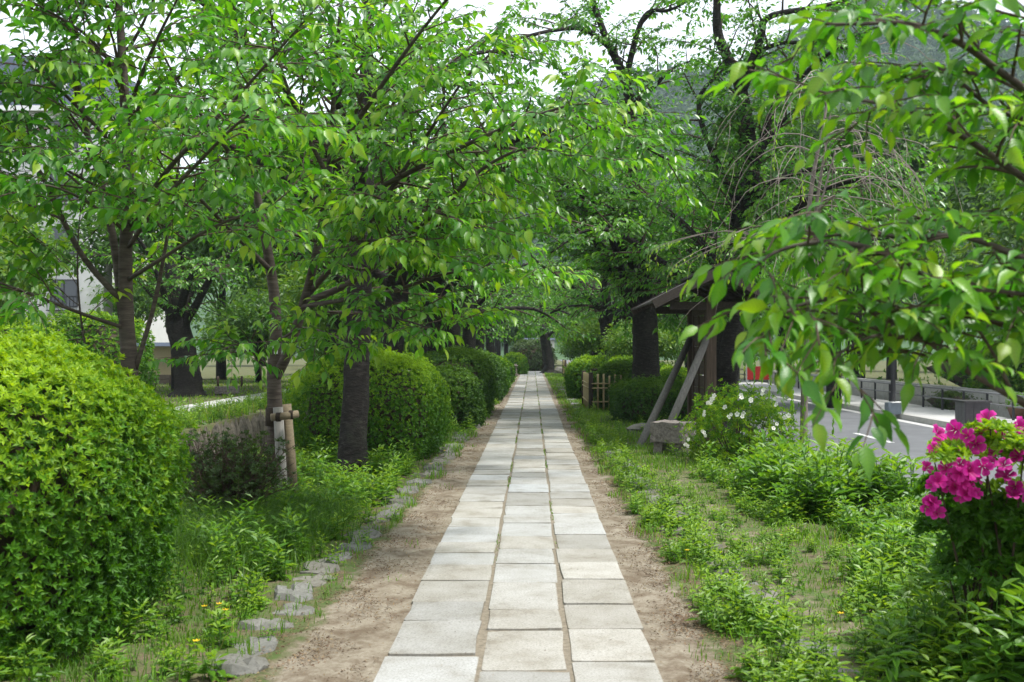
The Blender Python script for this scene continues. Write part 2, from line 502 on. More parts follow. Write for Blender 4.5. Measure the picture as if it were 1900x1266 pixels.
for s in range(10):
    o = paver_mesh(100 + s).build('paver', M['paver'], link=False)
    pmeshes.append(o.data); bpy.data.objects.remove(o)
cols = [(-.715, -.273), (-.249, .164), (.187, .595)]
pav = []
for ci, (x0, x1) in enumerate(cols):
    y = 4.1 + [.1, .18, .0][ci]
    while y < 74:
        L = rng.choice([.44, .5, .55, .6, .66, .72], p=[.16, .22, .22, .18, .14, .08])
        pav.append((y, L, x0, x1)); y += L
pav.sort()
extra = MB()
def wander(y, k): return .005 * math.sin(y * .5 + k) + .003 * math.sin(y * 1.7 + 2 * k)
for k, (y, L, x0, x1) in enumerate(pav):
    xa, xb = x0 + wander(y, x0) + rng.normal(0, .003), x1 + wander(y, x0 + 1) + rng.normal(0, .003)
    cx, cyy = (xa + xb) / 2, y + L / 2
    if k < 300:
        put(random.choice(pmeshes), 'paver', path, (cx, cyy, rng.normal(0, .0025)), (rng.normal(0, .004), rng.normal(0, .004), rng.normal(0, .008) + (math.pi if random.random() < .5 else 0)), (xb - xa, L - .005, 1))
    else:
        extra.box(xa, xb, y + .012, y + L - .012, -.05, .012 + rng.normal(0, .003))
ex = extra.build('distant_pavers', M['paver'], path); tag(ex, kind='stuff')
jb = MB(); jb.box(-.70, .58, 4, 74, -.05, .0045)
tag(jb.build('path_bed', plain('joint_soil', (.175, .148, .108), .95, .4, 30, .5, .01), path))

def rock_mesh(seed, sx=1, sy=1, sz=1, mat='rock', flat=.75):
    r = np.random.default_rng(seed)
    nu, nv = 9, 5
    V = [(0, 0, 1)]
    for i in range(1, nv):
        ph = math.pi * i / nv
        for j in range(nu):
            th = 2 * math.pi * (j + .5 * (i % 2)) / nu
            d = np.array([math.sin(ph) * math.cos(th), math.sin(ph) * math.sin(th), math.cos(ph)])
            q = (abs(d[0]) ** 4 + abs(d[1]) ** 4 + abs(d[2]) ** 4) ** -.25
            V.append(tuple(d * q * (1 + r.normal(0, .09)) * np.array([1, 1, flat])))
    V.append((0, 0, -1))
    f3, f4 = [], []
    for j in range(nu):
        k = (j + 1) % nu
        f3.append((0, 1 + j, 1 + k))
        last = 1 + (nv - 2) * nu
        f3.append((last + k, last + j, len(V) - 1))
        for i in range(nv - 2):
            a = 1 + i * nu
            f4.append((a + j, a + nu + j, a + nu + k, a + k))
    b = MB(); b.add(np.array(V) * .5 * np.array([sx, sy, sz]), [np.array(f3), np.array(f4)])
    o = b.build('stone', M[mat], link=False)
    me = o.data; bpy.data.objects.remove(o)
    return me
rocks = [rock_mesh(40 + s) for s in range(8)]
def flat_rock(seed):
    r = np.random.default_rng(seed)
    n = 10
    th = np.linspace(0, 2 * np.pi, n, endpoint=False) + r.normal(0, .12, n)
    q = (np.abs(np.cos(th)) ** 4 + np.abs(np.sin(th)) ** 4) ** -.25 * (.5 + r.normal(0, .035, n))
    o = np.c_[np.cos(th) * q, np.sin(th) * q]
    V = np.vstack([np.c_[o, np.full(n, -.5)], np.c_[o * 1.0, .30 + r.normal(0, .06, n)], np.c_[o * .86, .47 + r.normal(0, .07, n)], np.c_[o * .45, .5 + r.normal(0, .07, n)], [[0, 0, .5]]])
    i = np.arange(n); j = (i + 1) % n
    b = MB(); b.add(V, [np.stack([i + k * n, j + k * n, j + (k + 1) * n, i + (k + 1) * n], 1) for k in range(3)] + [np.stack([i + 3 * n, j + 3 * n, np.full(n, 4 * n)], 1)])
    ob = b.build('stone', M['rock'], link=False); me = ob.data; bpy.data.objects.remove(ob)
    return me
flats = [flat_rock(60 + s) for s in range(9)]
edging = bpy.data.objects.new('path_edging', None); COL.objects.link(edging); tag(edging, kind='structure')
for side in (-1, 1):
    y = 4.2
    while y < 46:
        L = rng.uniform(.24, .46)
        if rng.random() < (.86 if side < 0 else .72):
            xm = np.interp(y, [4, 7, 10, 14, 25, 46], [-1.36, -1.42, -1.32, -1.22, -1.2, -1.15]) if side < 0 else np.interp(y, [4, 7, 10, 14, 25, 46], [1.36, 1.30, 1.25, 1.17, 1.18, 1.12])
            o = put(random.choice(flats), 'stone', edging, (xm + rng.normal(0, .03), y + L / 2, rng.uniform(-.074, -.054)), (rng.normal(0, .05), rng.normal(0, .05), rng.normal(0, .16)), (rng.uniform(.22, .34), L * .97, rng.uniform(.15, .19)))
        y += L + rng.uniform(0, .06)

# ------------------------------------------------------------------ leaves
def T_hi():
    u = [0, .2, .46, .74, 1.0]; hw = [0, .185, .235, .125, 0]
    V = [(0, 0, 0)]
    for a, b in zip(u[1:4], hw[1:4]):
        dz = -.26 * a * a
        V += [(a, -b, dz + .07), (a, 0, dz), (a, b, dz + .07)]
    V.append((1.0, 0, -.30))
    f3 = [(0, 2, 1), (0, 3, 2), (7, 8, 10), (8, 9, 10)]
    f3 = [(0, 2, 1), (0, 3, 2), (7, 8, 10), (8, 9, 10)]
    f4 = [(1, 2, 5, 4), (2, 3, 6, 5), (4, 5, 8, 7), (5, 6, 9, 8)]
    return np.array(V, float), [np.array(f3), np.array(f4)]
def T_mid(w=1.0, dr=.2):
    V = [(0, 0, 0), (.3, .24 * w, .05), (.66, .2 * w, -.02), (1, 0, -dr), (.66, -.2 * w, -.02), (.3, -.24 * w, .05)]
    return np.array(V, float), [np.array([(0, 1, 2, 3), (0, 3, 4, 5)])]
def T_lo(w=1.0):
    V = [(0, 0, 0), (.45, .27 * w, .06), (1, 0, -.12), (.45, -.27 * w, .06)]
    return np.array(V, float), [np.array([(0, 1, 2), (0, 2, 3)])]
THI, TMID, TLO, TNARROW, TLON = T_hi(), T_mid(), T_lo(), T_mid(.62, .22), T_lo(.7)
TOVAL = T_mid(.8, .15)

class Leaves:
    def __init__(self): self.p, self.a, self.n, self.s, self.t = [], [], [], [], []
    def add(self, p, a, n, s, t):
        self.p.append(p); self.a.append(a); self.n.append(n); self.s.append(s); self.t.append(t)
    def cat(self):
        p, a, n, s, t = (np.concatenate(x) for x in (self.p, self.a, self.n, self.s, self.t))
        a = unit(a); n = unit(n - a * np.sum(n * a, 1, keepdims=True))
        return p, a, n, s, t

def leaf_verts(p, a, n, s, tpl):
    b = np.cross(n, a)
    V = p[:, None, :] + s[:, None, None] * (tpl[None, :, 0, None] * a[:, None] + tpl[None, :, 1, None] * b[:, None] + tpl[None, :, 2, None] * n[:, None])
    return V
def leaf_mesh(mb, data, T, mat=0):
    p, a, n, s, t = data
    if not len(p): return
    tpl, faces = T
    V = leaf_verts(p, a, n, s, tpl)
    k = len(tpl)
    off = (np.arange(len(p)) * k)[:, None, None]
    mid = .10 * ((np.abs(tpl[:, 1]) < 1e-6) & (tpl[:, 0] > .1) & (tpl[:, 0] < .9))
    mb.add(V.reshape(-1, 3), [(f[None] + off).reshape(-1, f.shape[1]) for f in faces], (t[:, None] + mid[None]).ravel(), mat)
    if T is THI: mb.U.append(np.tile(tpl, (len(p), 1)))

leaf_variants = {}
def variants(key, T, mat, wid=1.0, name='leaf'):
    if key not in leaf_variants:
        out = []
        for q in range(10):
            tpl = T[0].copy()
            r = np.random.default_rng(q + 5)
            tpl[:, 1] *= r.uniform(.9, 1.12) * wid
            tpl[:, 2] *= r.uniform(.5, 1.6)
            b = MB(); b.add(tpl, T[1], (q + .5) / 10 + .10 * ((np.abs(tpl[:, 1]) < 1e-6) & (tpl[:, 0] > .1) & (tpl[:, 0] < .9)))
            b.U.append(T[0])
            o = b.build(name, M[mat], smooth=True, link=False)
            out.append(o.data); bpy.data.objects.remove(o)
        leaf_variants[key] = out
    return leaf_variants[key]

def split_near(data, nmax, ymin=-30, ymax=1290, xmin=-20, xmax=1920):
    """indices of the leaves that show largest: nearest inside the frame"""
    p = data[0]
    d = np.maximum(p[:, 1], .1)
    px = VX + p[:, 0] * F / d; py = VY - (p[:, 2] - H) * F / d
    ok = (px > xmin) & (px < xmax) & (py > ymin) & (py < ymax) & (p[:, 1] > .5)
    score = np.where(ok, data[3] / d, -1)
    idx = np.argsort(-score)[:nmax]
    idx = idx[score[idx] > 0]
    mask = np.zeros(len(p), bool); mask[idx] = True
    return mask

def leaf_objects(data, mask, key, T, mat, parent, origin, name='leaf'):
    vs = variants(key, T, mat, name=name)
    p, a, n, s, t = (x[mask] for x in data)
    b = np.cross(n, a)
    org = np.asarray(origin)
    for i in range(len(p)):
        o = bpy.data.objects.new(name, vs[int(np.clip(t[i] * 10, 0, 9))])
        COL.objects.link(o)
        o.parent = parent
        o.matrix_local = Matrix(((a[i, 0] * s[i], b[i, 0] * s[i], n[i, 0] * s[i], p[i, 0] - org[0]),
                                 (a[i, 1] * s[i], b[i, 1] * s[i], n[i, 1] * s[i], p[i, 1] - org[1]),
                                 (a[i, 2] * s[i], b[i, 2] * s[i], n[i, 2] * s[i], p[i, 2] - org[2]), (0, 0, 0, 1)))

# ------------------------------------------------------------------ trees
def twig_leaves(L, pts, spacing, size, tint, drop=(.2, .9), young=True):
    """leaves alternate on both sides of a twig and hang"""
    seg = np.linalg.norm(np.diff(pts, axis=0), axis=1)
    tot = seg.sum()
    n = max(2, int(tot / spacing))
    u = np.linspace(.12, 1, n) * tot
    cum = np.concatenate([[0], np.cumsum(seg)])
    p = np.stack([np.interp(u, cum, pts[:, i]) for i in range(3)], 1)
    T = unit(np.gradient(p, axis=0)) if n > 1 else np.array([[1, 0, 0]])
    side = unit(np.cross(T, UP))
    sg = np.where(np.arange(n) % 2 == 0, 1, -1)[:, None]
    k = np.linspace(0, 1, n)[:, None]
    a = side * sg * (.85 - .45 * k) + T * (.35 + .6 * k) + rng.normal(0, .22, (n, 3))
    a[:, 2] -= rng.uniform(*drop, n)
    a = unit(a)
    nr = np.array([0, 0, 1.0]) + rng.normal(0, .38, (n, 3))
    s = size * rng.uniform(.5, 1.18, n)
    t = np.clip(tint + rng.normal(0, .07) + rng.normal(0, .055, n) + (.32 * k[:, 0] ** 2 if young else 0), 0, 1)
    L.add(p + a * s[:, None] * .12, a, nr, s, t)

def curve(p0, d0, length, n, droop, jitter, lift=0):
    pts = [np.asarray(p0, float)]
    d = unit(d0)
    st = length / (n - 1)
    for i in range(n - 1):
        d = unit(d + np.array([0, 0, -droop * (i + 1) / n + lift * (1 - i / n)]) + rng.normal(0, jitter, 3))
        pts.append(pts[-1] + d * st)
    return np.array(pts)

def branch_out(limb, rad, W, L, cfg, tint0, start=None):
    """secondary branches and twigs with leaves along a limb polyline"""
    seg = np.linalg.norm(np.diff(limb, axis=0), axis=1)
    cum = np.concatenate([[0], np.cumsum(seg)]); tot = cum[-1]
    u = (cfg['start'] if start is None else start) * tot
    sgn = 1
    while u < tot:
        f = u / tot
        p = np.array([np.interp(u, cum, limb[:, i]) for i in range(3)])
        k = min(np.searchsorted(cum, u), len(limb) - 1)
        T = unit(limb[k] - limb[k - 1])
        side = unit(np.cross(T, UP) + rng.normal(0, .25, 3)) * sgn
        sgn = -sgn
        d = T * rng.uniform(.3, .8) + side * rng.uniform(.6, 1.1) + UP * rng.uniform(*cfg['up'])
        ln = cfg['len'] * (1.0 - .55 * f) * rng.uniform(.65, 1.2)
        s2 = curve(p, d, ln, 6, cfg['droop'], .10, cfg.get('lift', .03))
        r0 = min(float(np.interp(u, cum, rad)) * .55, .022)
        W.tube(s2, np.linspace(r0, .003, 6), 4, cap=False)
        sub_twigs(s2, ln, W, L, cfg, tint0)
        u += cfg['gap'] * rng.uniform(.7, 1.3)
    # the tip of the limb itself
    tip = limb[-max(3, len(limb) // 4):]
    sub_twigs(tip, np.linalg.norm(np.diff(tip, axis=0), axis=1).sum(), W, L, cfg, tint0)

def sub_twigs(s2, ln, W, L, cfg, tint0):
    n2 = len(s2)
    m = max(2, int(ln / cfg['tgap']))
    sg = 1
    tint = tint0 + rng.normal(0, .08)
    for q in range(m):
        f = (q + .6) / m
        if f < .12: continue
        x = f * (n2 - 1); i = min(int(x), n2 - 2)
        p = s2[i] + (s2[i + 1] - s2[i]) * (x - i)
        T = unit(s2[i + 1] - s2[i])
        d = T * .7 + unit(np.cross(T, UP)) * sg * rng.uniform(.4, .9) + UP * rng.uniform(-.15, .35) + rng.normal(0, .15, 3)
        sg = -sg
        tl = cfg['tlen'] * rng.uniform(.6, 1.25) * (1.1 - .4 * f)
        tw = curve(p, d, tl, 4, cfg['droop'] * 1.2, .08)
        W.tube(tw[::cfg.get('tw_step', 1)], np.linspace(.0035, .0015, len(tw[::cfg.get('tw_step', 1)])) * cfg.get('tw_r', 1), 3, cap=False)
        twig_leaves(L, tw, cfg['lgap'], cfg['leaf'], tint, cfg.get('drop', (.2, .9)))
    twig_leaves(L, s2[-3:], cfg['lgap'], cfg['leaf'], tint, cfg.get('drop', (.2, .9)))

def make_tree(name, label, cat, base, trunk, limbs, cfg, T, leaf_mat_key='cherry', bark_key='bark_young', n_obj=0, tint=.5, group=None,
              sides=10, rough=.03, flare=0, twig_key='twig', trunk_leaf=True, starts={}):
    """trunk: rows x,y,z,r ; limbs: list of rows x,y,z,r"""
    e = empty(name, base, label, cat, group)
    tr = spline(trunk, max(8, 3 * len(trunk)) if sides < 12 else 60)
    b = MB()
    n = len(tr)
    fl = np.clip(1 - np.linspace(0, 1, n) * 9, 0, 1) ** 1.8 * flare if flare else None
    b.tube(tr[:, :3], np.maximum(tr[:, 3], .003), sides, rough=rough, flare=fl)
    b.build('trunk', M[bark_key], e, smooth=True, origin=base)
    W, L = MB(), Leaves()
    for li, lm in enumerate(limbs):
        ls = spline(lm, max(8, 4 * len(lm)))
        lb = MB(); lb.tube(ls[:, :3], np.maximum(ls[:, 3], .003), 7 if sides < 12 else 9, rough=rough)
        lb.build('branch', M[bark_key], e, smooth=True, origin=base)
        branch_out(ls[:, :3], ls[:, 3], W, L, cfg, tint, starts.get(li))
    if trunk_leaf:
        k = int(n * .45)
        branch_out(tr[k:, :3], tr[k:, 3], W, L, cfg, tint)
    data = L.cat()
    tg = W.build('twigs', M[twig_key], e, origin=base); tag(tg, kind='stuff')
    if n_obj:
        mask = split_near(data, n_obj)
        leaf_objects(data, mask, 'hi_' + leaf_mat_key, THI, leaf_mat_key, e, base)
        data = tuple(x[~mask] for x in data)
    fb = MB(); leaf_mesh(fb, data, T)
    fo = fb.build('foliage', M[leaf_mat_key], e, smooth=True, origin=base); tag(fo, kind='stuff')
    STATS.append((name, len(data[0])))
    return e
STATS = []

def rows(pts, r0, r1):
    """(px,py,d) pixel rows to x,y,z,r rows"""
    rs = np.linspace(r0, r1, len(pts))
    return [tuple(P(*q)) + (r,) for q, r in zip(pts, rs)]

# --- young cherry, left, behind the near bush
cfg_young = dict(start=.24, gap=.145, len=1.0, up=(-.15, .5), droop=.15, tgap=.09, tlen=.30, lgap=.036, leaf=.106, lift=.05)
t1 = rows([(250, 1023, 8), (241, 700, 8), (235, 600, 8), (233, 480, 8), (238, 350, 8), (232, 200, 8), (225, 80, 8), (214, -100, 8), (208, -300, 8.1)], .070, .018)
L1 = [rows([(236, 300, 8), (160, 215, 7.7), (80, 140, 7.3), (0, 85, 6.9), (-60, 60, 6.7)], .022, .005),
      rows([(230, 150, 8), (165, 70, 7.7), (80, 15, 7.3), (10, -20, 7.0)], .02, .005),
      rows([(238, 380, 8), (150, 330, 7.6), (60, 290, 7.2), (-30, 280, 6.9)], .02, .005),
      rows([(236, 570, 8), (150, 470, 7.9), (85, 340, 7.8), (40, 265, 7.7), (-10, 190, 7.6), (-80, 60, 7.5)], .035, .008),
      rows([(228, 590, 8), (213, 460, 8.1), (190, 350, 8.2), (165, 260, 8.3), (145, 150, 8.3), (130, 30, 8.3), (118, -150, 8.3)], .048, .012),
      rows([(229, 180, 8), (200, 110, 7.9), (172, 60, 7.8), (150, 0, 7.7), (125, -90, 7.6)], .022, .006),
      rows([(236, 95, 8), (262, 50, 7.9), (284, 0, 7.8), (320, -90, 7.7)], .02, .006),
      rows([(240, 200, 8), (268, 126, 7.8), (300, 55, 7.6), (328, 0, 7.4), (370, -90, 7.2)], .024, .006),
      rows([(240, 420, 8), (300, 330, 7.6), (360, 262, 7.2), (440, 180, 6.8), (520, 90, 6.5), (600, 0, 6.3)], .03, .006),
      rows([(250, 690, 8), (285, 570, 7.9), (305, 470, 7.8), (322, 370, 7.7), (335, 280, 7.6), (350, 170, 7.5)], .026, .007),
      rows([(180, 700, 8), (160, 650, 7.9), (147, 560, 7.8), (144, 470, 7.7), (150, 380, 7.6)], .014, .006),
      rows([(235, 610, 8), (160, 585, 7.7), (80, 555, 7.4), (0, 525, 7.1), (-80, 500, 6.9)], .022, .006),
      rows([(238, 460, 8), (290, 385, 7.3), (370, 300, 6.7), (440, 230, 6.1), (500, 190, 5.8)], .026, .005),
      rows([(236, 520, 8), (300, 480, 7.5), (380, 430, 7.0), (450, 400, 6.6), (520, 385, 6.4)], .024, .005),
      rows([(234, 430, 8), (170, 380, 7.4), (110, 350, 6.9), (60, 340, 6.5)], .02, .005)]
L1 = [[q[:3] + (q[3] * .72,) for q in lm] for lm in L1]
make_tree('cherry_tree', 'young cherry tree with smooth grey trunk rising behind the big bright bush', 'tree', (t1[0][0], t1[0][1], 0), t1, L1, cfg_young, THI, n_obj=300, tint=.45, starts={3: .35, 9: .5, 12: .45, 13: .5, 14: .45, 11: .4})

# --- young cherry held by stakes
t2 = rows([(512, 936, 10.6), (511, 840, 10.6), (510, 760, 10.6), (508, 690, 10.6), (512, 620, 10.6), (508, 540, 10.6), (492, 440, 10.5), (472, 340, 10.4), (452, 230, 10.3), (440, 100, 10.2), (430, -60, 10.1)], .092, .015)
L2 = [rows([(509, 705, 10.6), (538, 645, 10.5), (564, 560, 10.4), (582, 490, 10.2), (600, 400, 10.0), (612, 300, 9.8), (618, 200, 9.6), (626, 80, 9.4), (640, -60, 9.2)], .056, .012),
      rows([(570, 560, 10.4), (640, 530, 9.9), (700, 490, 9.4), (770, 430, 8.9), (830, 372, 8.5), (900, 310, 8.1), (980, 275, 7.8), (1060, 290, 7.6)], .036, .005),
      rows([(572, 545, 10.4), (635, 475, 9.9), (680, 420, 9.5), (740, 330, 9.0), (800, 240, 8.6), (860, 150, 8.2), (920, 90, 8.0)], .034, .005),
      rows([(560, 570, 10.4), (640, 556, 9.9), (730, 540, 9.4), (820, 510, 9.0), (910, 500, 8.7), (1000, 520, 8.5)], .026, .004),
      rows([(556, 585, 10.4), (630, 580, 9.7), (700, 585, 9.1), (770, 600, 8.7), (830, 625, 8.4)], .022, .004),
      rows([(600, 400, 10), (700, 350, 9.2), (820, 290, 8.4), (930, 240, 7.8), (1040, 200, 7.4), (1110, 190, 7.2)], .03, .004),
      rows([(612, 300, 9.8), (680, 200, 9.2), (750, 100, 8.7), (820, 10, 8.3), (880, -60, 8.0)], .028, .005),
      rows([(500, 500, 10.5), (420, 420, 9.9), (350, 350, 9.4), (300, 320, 9.0)], .026, .005),
      rows([(507, 690, 10.6), (470, 655, 10.1), (440, 640, 9.7), (410, 650, 9.4)], .016, .004),
      rows([(472, 340, 10.4), (400, 250, 9.8), (330, 150, 9.3), (280, 60, 9.0)], .024, .005),
      rows([(610, 330, 9.8), (560, 230, 9.3), (520, 120, 9.0), (500, 10, 8.8)], .024, .005),
      rows([(590, 440, 10.1), (680, 410, 9.2), (760, 390, 8.4), (830, 400, 7.9), (900, 430, 7.6)], .024, .004),
      rows([(585, 480, 10.1), (660, 450, 9.2), (740, 450, 8.5), (800, 470, 8.0)], .02, .004),
      rows([(505, 640, 10.6), (560, 610, 10.0), (610, 620, 9.5), (670, 650, 9.1)], .016, .004)]
tree2 = make_tree('cherry_tree', 'young cherry tree tied to wooden stakes, boughs reaching over the path', 'tree', (t2[0][0], t2[0][1], 0), t2, L2, dict(cfg_young, start=.30), THI, n_obj=300, tint=.52, starts={0: .38, 3: .42, 4: .5, 7: .45, 8: .45, 13: .6, 12: .4, 11: .4})

# --- foreground cherry boughs, right; its trunk stands outside the frame
cfg_fg = dict(start=.08, gap=.095, len=.45, up=(-.15, .38), droop=.17, tgap=.066, tlen=.19, lgap=.025, leaf=.080, lift=.04, drop=(.0, .75))
tb = (2.75, 3.7, 0)
t3 = [(2.75, 3.7, -.1, .10), (2.72, 3.7, .8, .09), (2.70, 3.65, 1.6, .08), (2.75, 3.6, 2.4, .06), (2.8, 3.55, 3.3, .03), (2.8, 3.5, 4.0, .012)]
def fgl(pts, r0, r1, root): return [root] + rows(pts, r0, r1)
L3 = [fgl([(2000, 380, 3.45), (1900, 330, 3.35), (1800, 262, 3.3), (1690, 205, 3.2), (1590, 185, 3.15), (1500, 165, 3.1)], .014, .003, (2.7, 3.62, 1.75, .025)),
      fgl([(2000, 215, 3.4), (1880, 150, 3.3), (1790, 85, 3.2), (1690, 45, 3.15), (1590, 45, 3.1), (1530, 45, 3.1)], .014, .003, (2.74, 3.6, 2.0, .022)),
      fgl([(2030, 90, 3.4), (1930, 40, 3.3), (1840, -30, 3.25), (1740, -80, 3.2)], .012, .003, (2.75, 3.6, 2.3, .02)),
      fgl([(2010, 640, 3.4), (1880, 590, 3.3), (1750, 535, 3.2), (1660, 478, 3.15), (1570, 452, 3.1), (1500, 452, 3.08), (1440, 468, 3.05), (1395, 500, 3.0)], .016, .003, (2.70, 3.65, 1.3, .025)),
      fgl([(2010, 805, 3.4), (1900, 748, 3.3), (1800, 690, 3.25), (1720, 632, 3.2), (1640, 590, 3.1), (1560, 556, 3.05), (1490, 565, 3.0), (1445, 590, 2.95), (1412, 622, 2.92)], .013, .003, (2.71, 3.67, 1.1, .02)),
      rows([(1735, 640, 3.22), (1680, 625, 3.1), (1630, 622, 3.0), (1585, 638, 2.95), (1545, 668, 2.9)], .007, .002),
      fgl([(2000, 520, 3.5), (1900, 480, 3.4), (1790, 440, 3.35), (1690, 440, 3.3), (1590, 435, 3.25), (1510, 440, 3.2)], .013, .003, (2.70, 3.65, 1.55, .02)),
      fgl([(2010, 560, 3.1), (1930, 550, 3.0), (1840, 540, 2.95), (1760, 540, 2.9)], .01, .003, (2.71, 3.6, 1.4, .02)),
      rows([(1880, 735, 3.3), (1845, 660, 3.2), (1800, 590, 3.1), (1760, 540, 3.05)], .007, .002),
      fgl([(2000, 290, 3.6), (1920, 230, 3.55), (1840, 200, 3.5), (1750, 130, 3.5), (1660, 120, 3.4)], .012, .003, (2.72, 3.65, 1.85, .02))]
make_tree('cherry_tree', 'foreground cherry boughs with large glossy leaves reaching in over the road', 'tree', tb, t3, L3, cfg_fg, THI, n_obj=300, tint=.50, trunk_leaf=False, starts={4: .66, 8: .55, 5: .1, 7: .3})

# --- old cherries of the avenue
cfg_old = dict(start=.14, gap=.21, len=1.8, up=(-.25, .55), droop=.16, tgap=.115, tlen=.45, lgap=.047, leaf=.138, lift=.04, tw_r=1.4, tw_step=3)
def old_limbs(x, y, zf, n, spread, height, seed, az0=0, r0=.10, skip=None):
    r = np.random.default_rng(seed)
    out = []
    for k in range(n):
        az = az0 + 2 * math.pi * k / n + r.uniform(-.25, .25)
        el = R(r.uniform(38, 66))
        ln = spread * r.uniform(.85, 1.15)
        p = np.array([x, y, zf + r.uniform(-.25, .5)])
        d = np.array([math.cos(az) * math.cos(el), math.sin(az) * math.cos(el), math.sin(el)])
        pts = [p]
        for s in range(5):
            d = unit(d + np.array([0, 0, -.13 - .05 * s]) + r.normal(0, .13, 3))
            pts.append(pts[-1] + d * ln / 5)
        rr = np.linspace(r0, .015, 6)
        out.append([tuple(q) + (v,) for q, v in zip(pts, rr)])
    return out
def old_tree(label, x, y, r, seed, n=6, spread=4.8, height=6.5, lean=(0, 0), T=T_lo(.95), cfg=cfg_old, tint=.45, limbs=None, zf=2.4, mat='cherry_old', group='old cherry trees lining the path'):
    tr = [(x, y, -.1, r * 1.15), (x, y, .5, r), (x + lean[0] * .3, y + lean[1] * .3, 1.4, r * .92), (x + lean[0] * .7, y + lean[1] * .7, zf, r * .85),
          (x + lean[0], y + lean[1], zf + 1.4, r * .55), (x + lean[0] * 1.3, y + lean[1] * 1.3, zf + 2.8, r * .3), (x + lean[0] * 1.5, y + lean[1] * 1.5, height, .02)]
    lm = old_limbs(x + lean[0] * .6, y + lean[1] * .6, zf - .2, n, spread, height, seed, az0=seed * .7, r0=r * .36) + (limbs or [])
    return make_tree('old_cherry_tree', label, 'tree', (x, y, 0), tr, lm, cfg, T, mat, 'bark_old', tint=tint, sides=22, rough=.07, flare=.7, group=group)

old_tree('old cherry tree with bare dark trunk in front of the broad clipped bush', -2.15, 12.95, .165, 3, 7, 4.4, 7.4, (.1, .3), zf=3.2)
old_tree('old dark cherry trunk rising just behind the broad clipped bush', -2.45, 18.2, .22, 4, 7, 5.2, 7.8, (.2, .2))
old_tree('old cherry tree behind the long hedge on the canal side', -2.5, 25.5, .27, 5, 7, 5.4, 8.0, (.3, -.3))
# right side, big cherry by the bamboo fence with the limbs against the sky
d1 = 25.0
R1 = [rows([(1196, 560, d1), (1182, 450, d1), (1172, 330, 24.8), (1168, 210, 24.6), (1160, 150, 24.5), (1125, 72, 24.4), (1100, 0, 24.3), (1075, -90, 24.3)], .19, .04),
      rows([(1160, 155, 24.5), (1182, 62, 24.3), (1205, 22, 24.2), (1245, 18, 24.0), (1310, -20, 23.8)], .08, .02),
      rows([(1140, 95, 24.5), (1085, 55, 24.0), (1020, 58, 23.4), (955, 72, 22.8), (895, 78, 22.4)], .07, .015),
      rows([(1192, 520, d1), (1150, 450, 24.2), (1108, 392, 23.5), (1060, 350, 22.8), (1010, 330, 22.2)], .12, .02),
      rows([(1168, 200, 24.6), (1210, 165, 24.0), (1245, 130, 23.5), (1290, 110, 23.0)], .06, .015)]
old_tree('large old cherry tree by the bamboo fence, limbs dark against the sky', 2.68, 25.2, .33, 6, 8, 5.2, 7.6, (-.1, 0), limbs=R1)
d2 = 21.0
R2 = [rows([(1346, 700, d2), (1368, 570, d2), (1392, 450, 20.8), (1396, 320, 20.6), (1375, 165, 20.4), (1334, 70, 20.3), (1330, 0, 20.2), (1325, -90, 20.2)], .22, .04),
      rows([(1376, 170, 20.4), (1410, 75, 20.0), (1427, 32, 19.8), (1523, 12, 19.4), (1600, -10, 19.2)], .10, .02),
      rows([(1400, 100, 20.2), (1450, 80, 19.8), (1522, 82, 19.4), (1590, 95, 19)], .05, .012),
      rows([(1392, 420, 20.8), (1330, 300, 20.6), (1296, 190, 20.4), (1345, 125, 20.2)], .09, .02),
      rows([(1392, 330, 20.7), (1440, 190, 20.2), (1490, 140, 19.8), (1538, 100, 19.5), (1600, 60, 19.2)], .08, .015),
      rows([(1394, 380, 20.7), (1450, 330, 20.0), (1530, 315, 19.2), (1620, 340, 18.6), (1700, 350, 18.2)], .08, .015),
      rows([(1380, 500, 20.9), (1440, 460, 20.0), (1500, 440, 19.3), (1580, 450, 18.6), (1660, 440, 18.0)], .07, .015)]
old_tree('old cherry tree behind the roofed notice board, forked high up', 3.72, 21.2, .30, 8, 7, 4.8, 7.2, (.3, 0), limbs=R2)
cfg_old2 = dict(cfg_old, gap=.33, tgap=.18, lgap=.07, leaf=.165, tlen=.5)
old_tree('old cherry tree leaning over the far end of the path', 1.02, 67, .34, 11, 6, 5.2, 7.2, (-.4, 0), T=TLO, cfg=cfg_old2)
# the rest of the avenue shares two grown trees
def copy_tree(src, loc, rz, sc, label, group=None, cat='tree'):
    r = src.copy(); COL.objects.link(r)
    r.location = loc; r.rotation_euler = (0, 0, rz); r.scale = (sc, sc, sc)
    r['label'] = label; r['category'] = cat
    if group: r['group'] = group
    for ch in list(src.children):
        c = ch.copy(); COL.objects.link(c); c.parent = r
    return r
far1 = old_tree('old cherry tree on the left of the path beyond the long hedge', -2.55, 33, .28, 12, 6, 5.0, 7.0, (.2, 0), T=TLO, cfg=cfg_old2)
far2 = old_tree('old cherry tree on the right beyond the bamboo fence', 2.7, 37, .27, 14, 6, 5.0, 6.8, (-.2, .2), T=TLO, cfg=cfg_old2)
AV = 'old cherry trees lining the path'
for k, (s, x, y, rz, lab) in enumerate([(far1, -2.5, 41.5, 1.1, 'dark cherry trunk past the hedge, middle of the left row'), (far2, -2.55, 51.5, 2.3, 'cherry tree far down the left row of the avenue'),
                               (far1, -2.4, 63, 3.9, 'farthest cherry tree in the left row of the avenue'), (far2, 2.9, 49, 4.4, 'cherry tree far down the right row of the avenue'),
                               (far1, 3.3, 60, 5.2, 'cherry tree in the right row just before the leaning one')]):
    copy_tree(s, (x, y, 0), rz, rng.uniform(.95, 1.08), lab, AV)
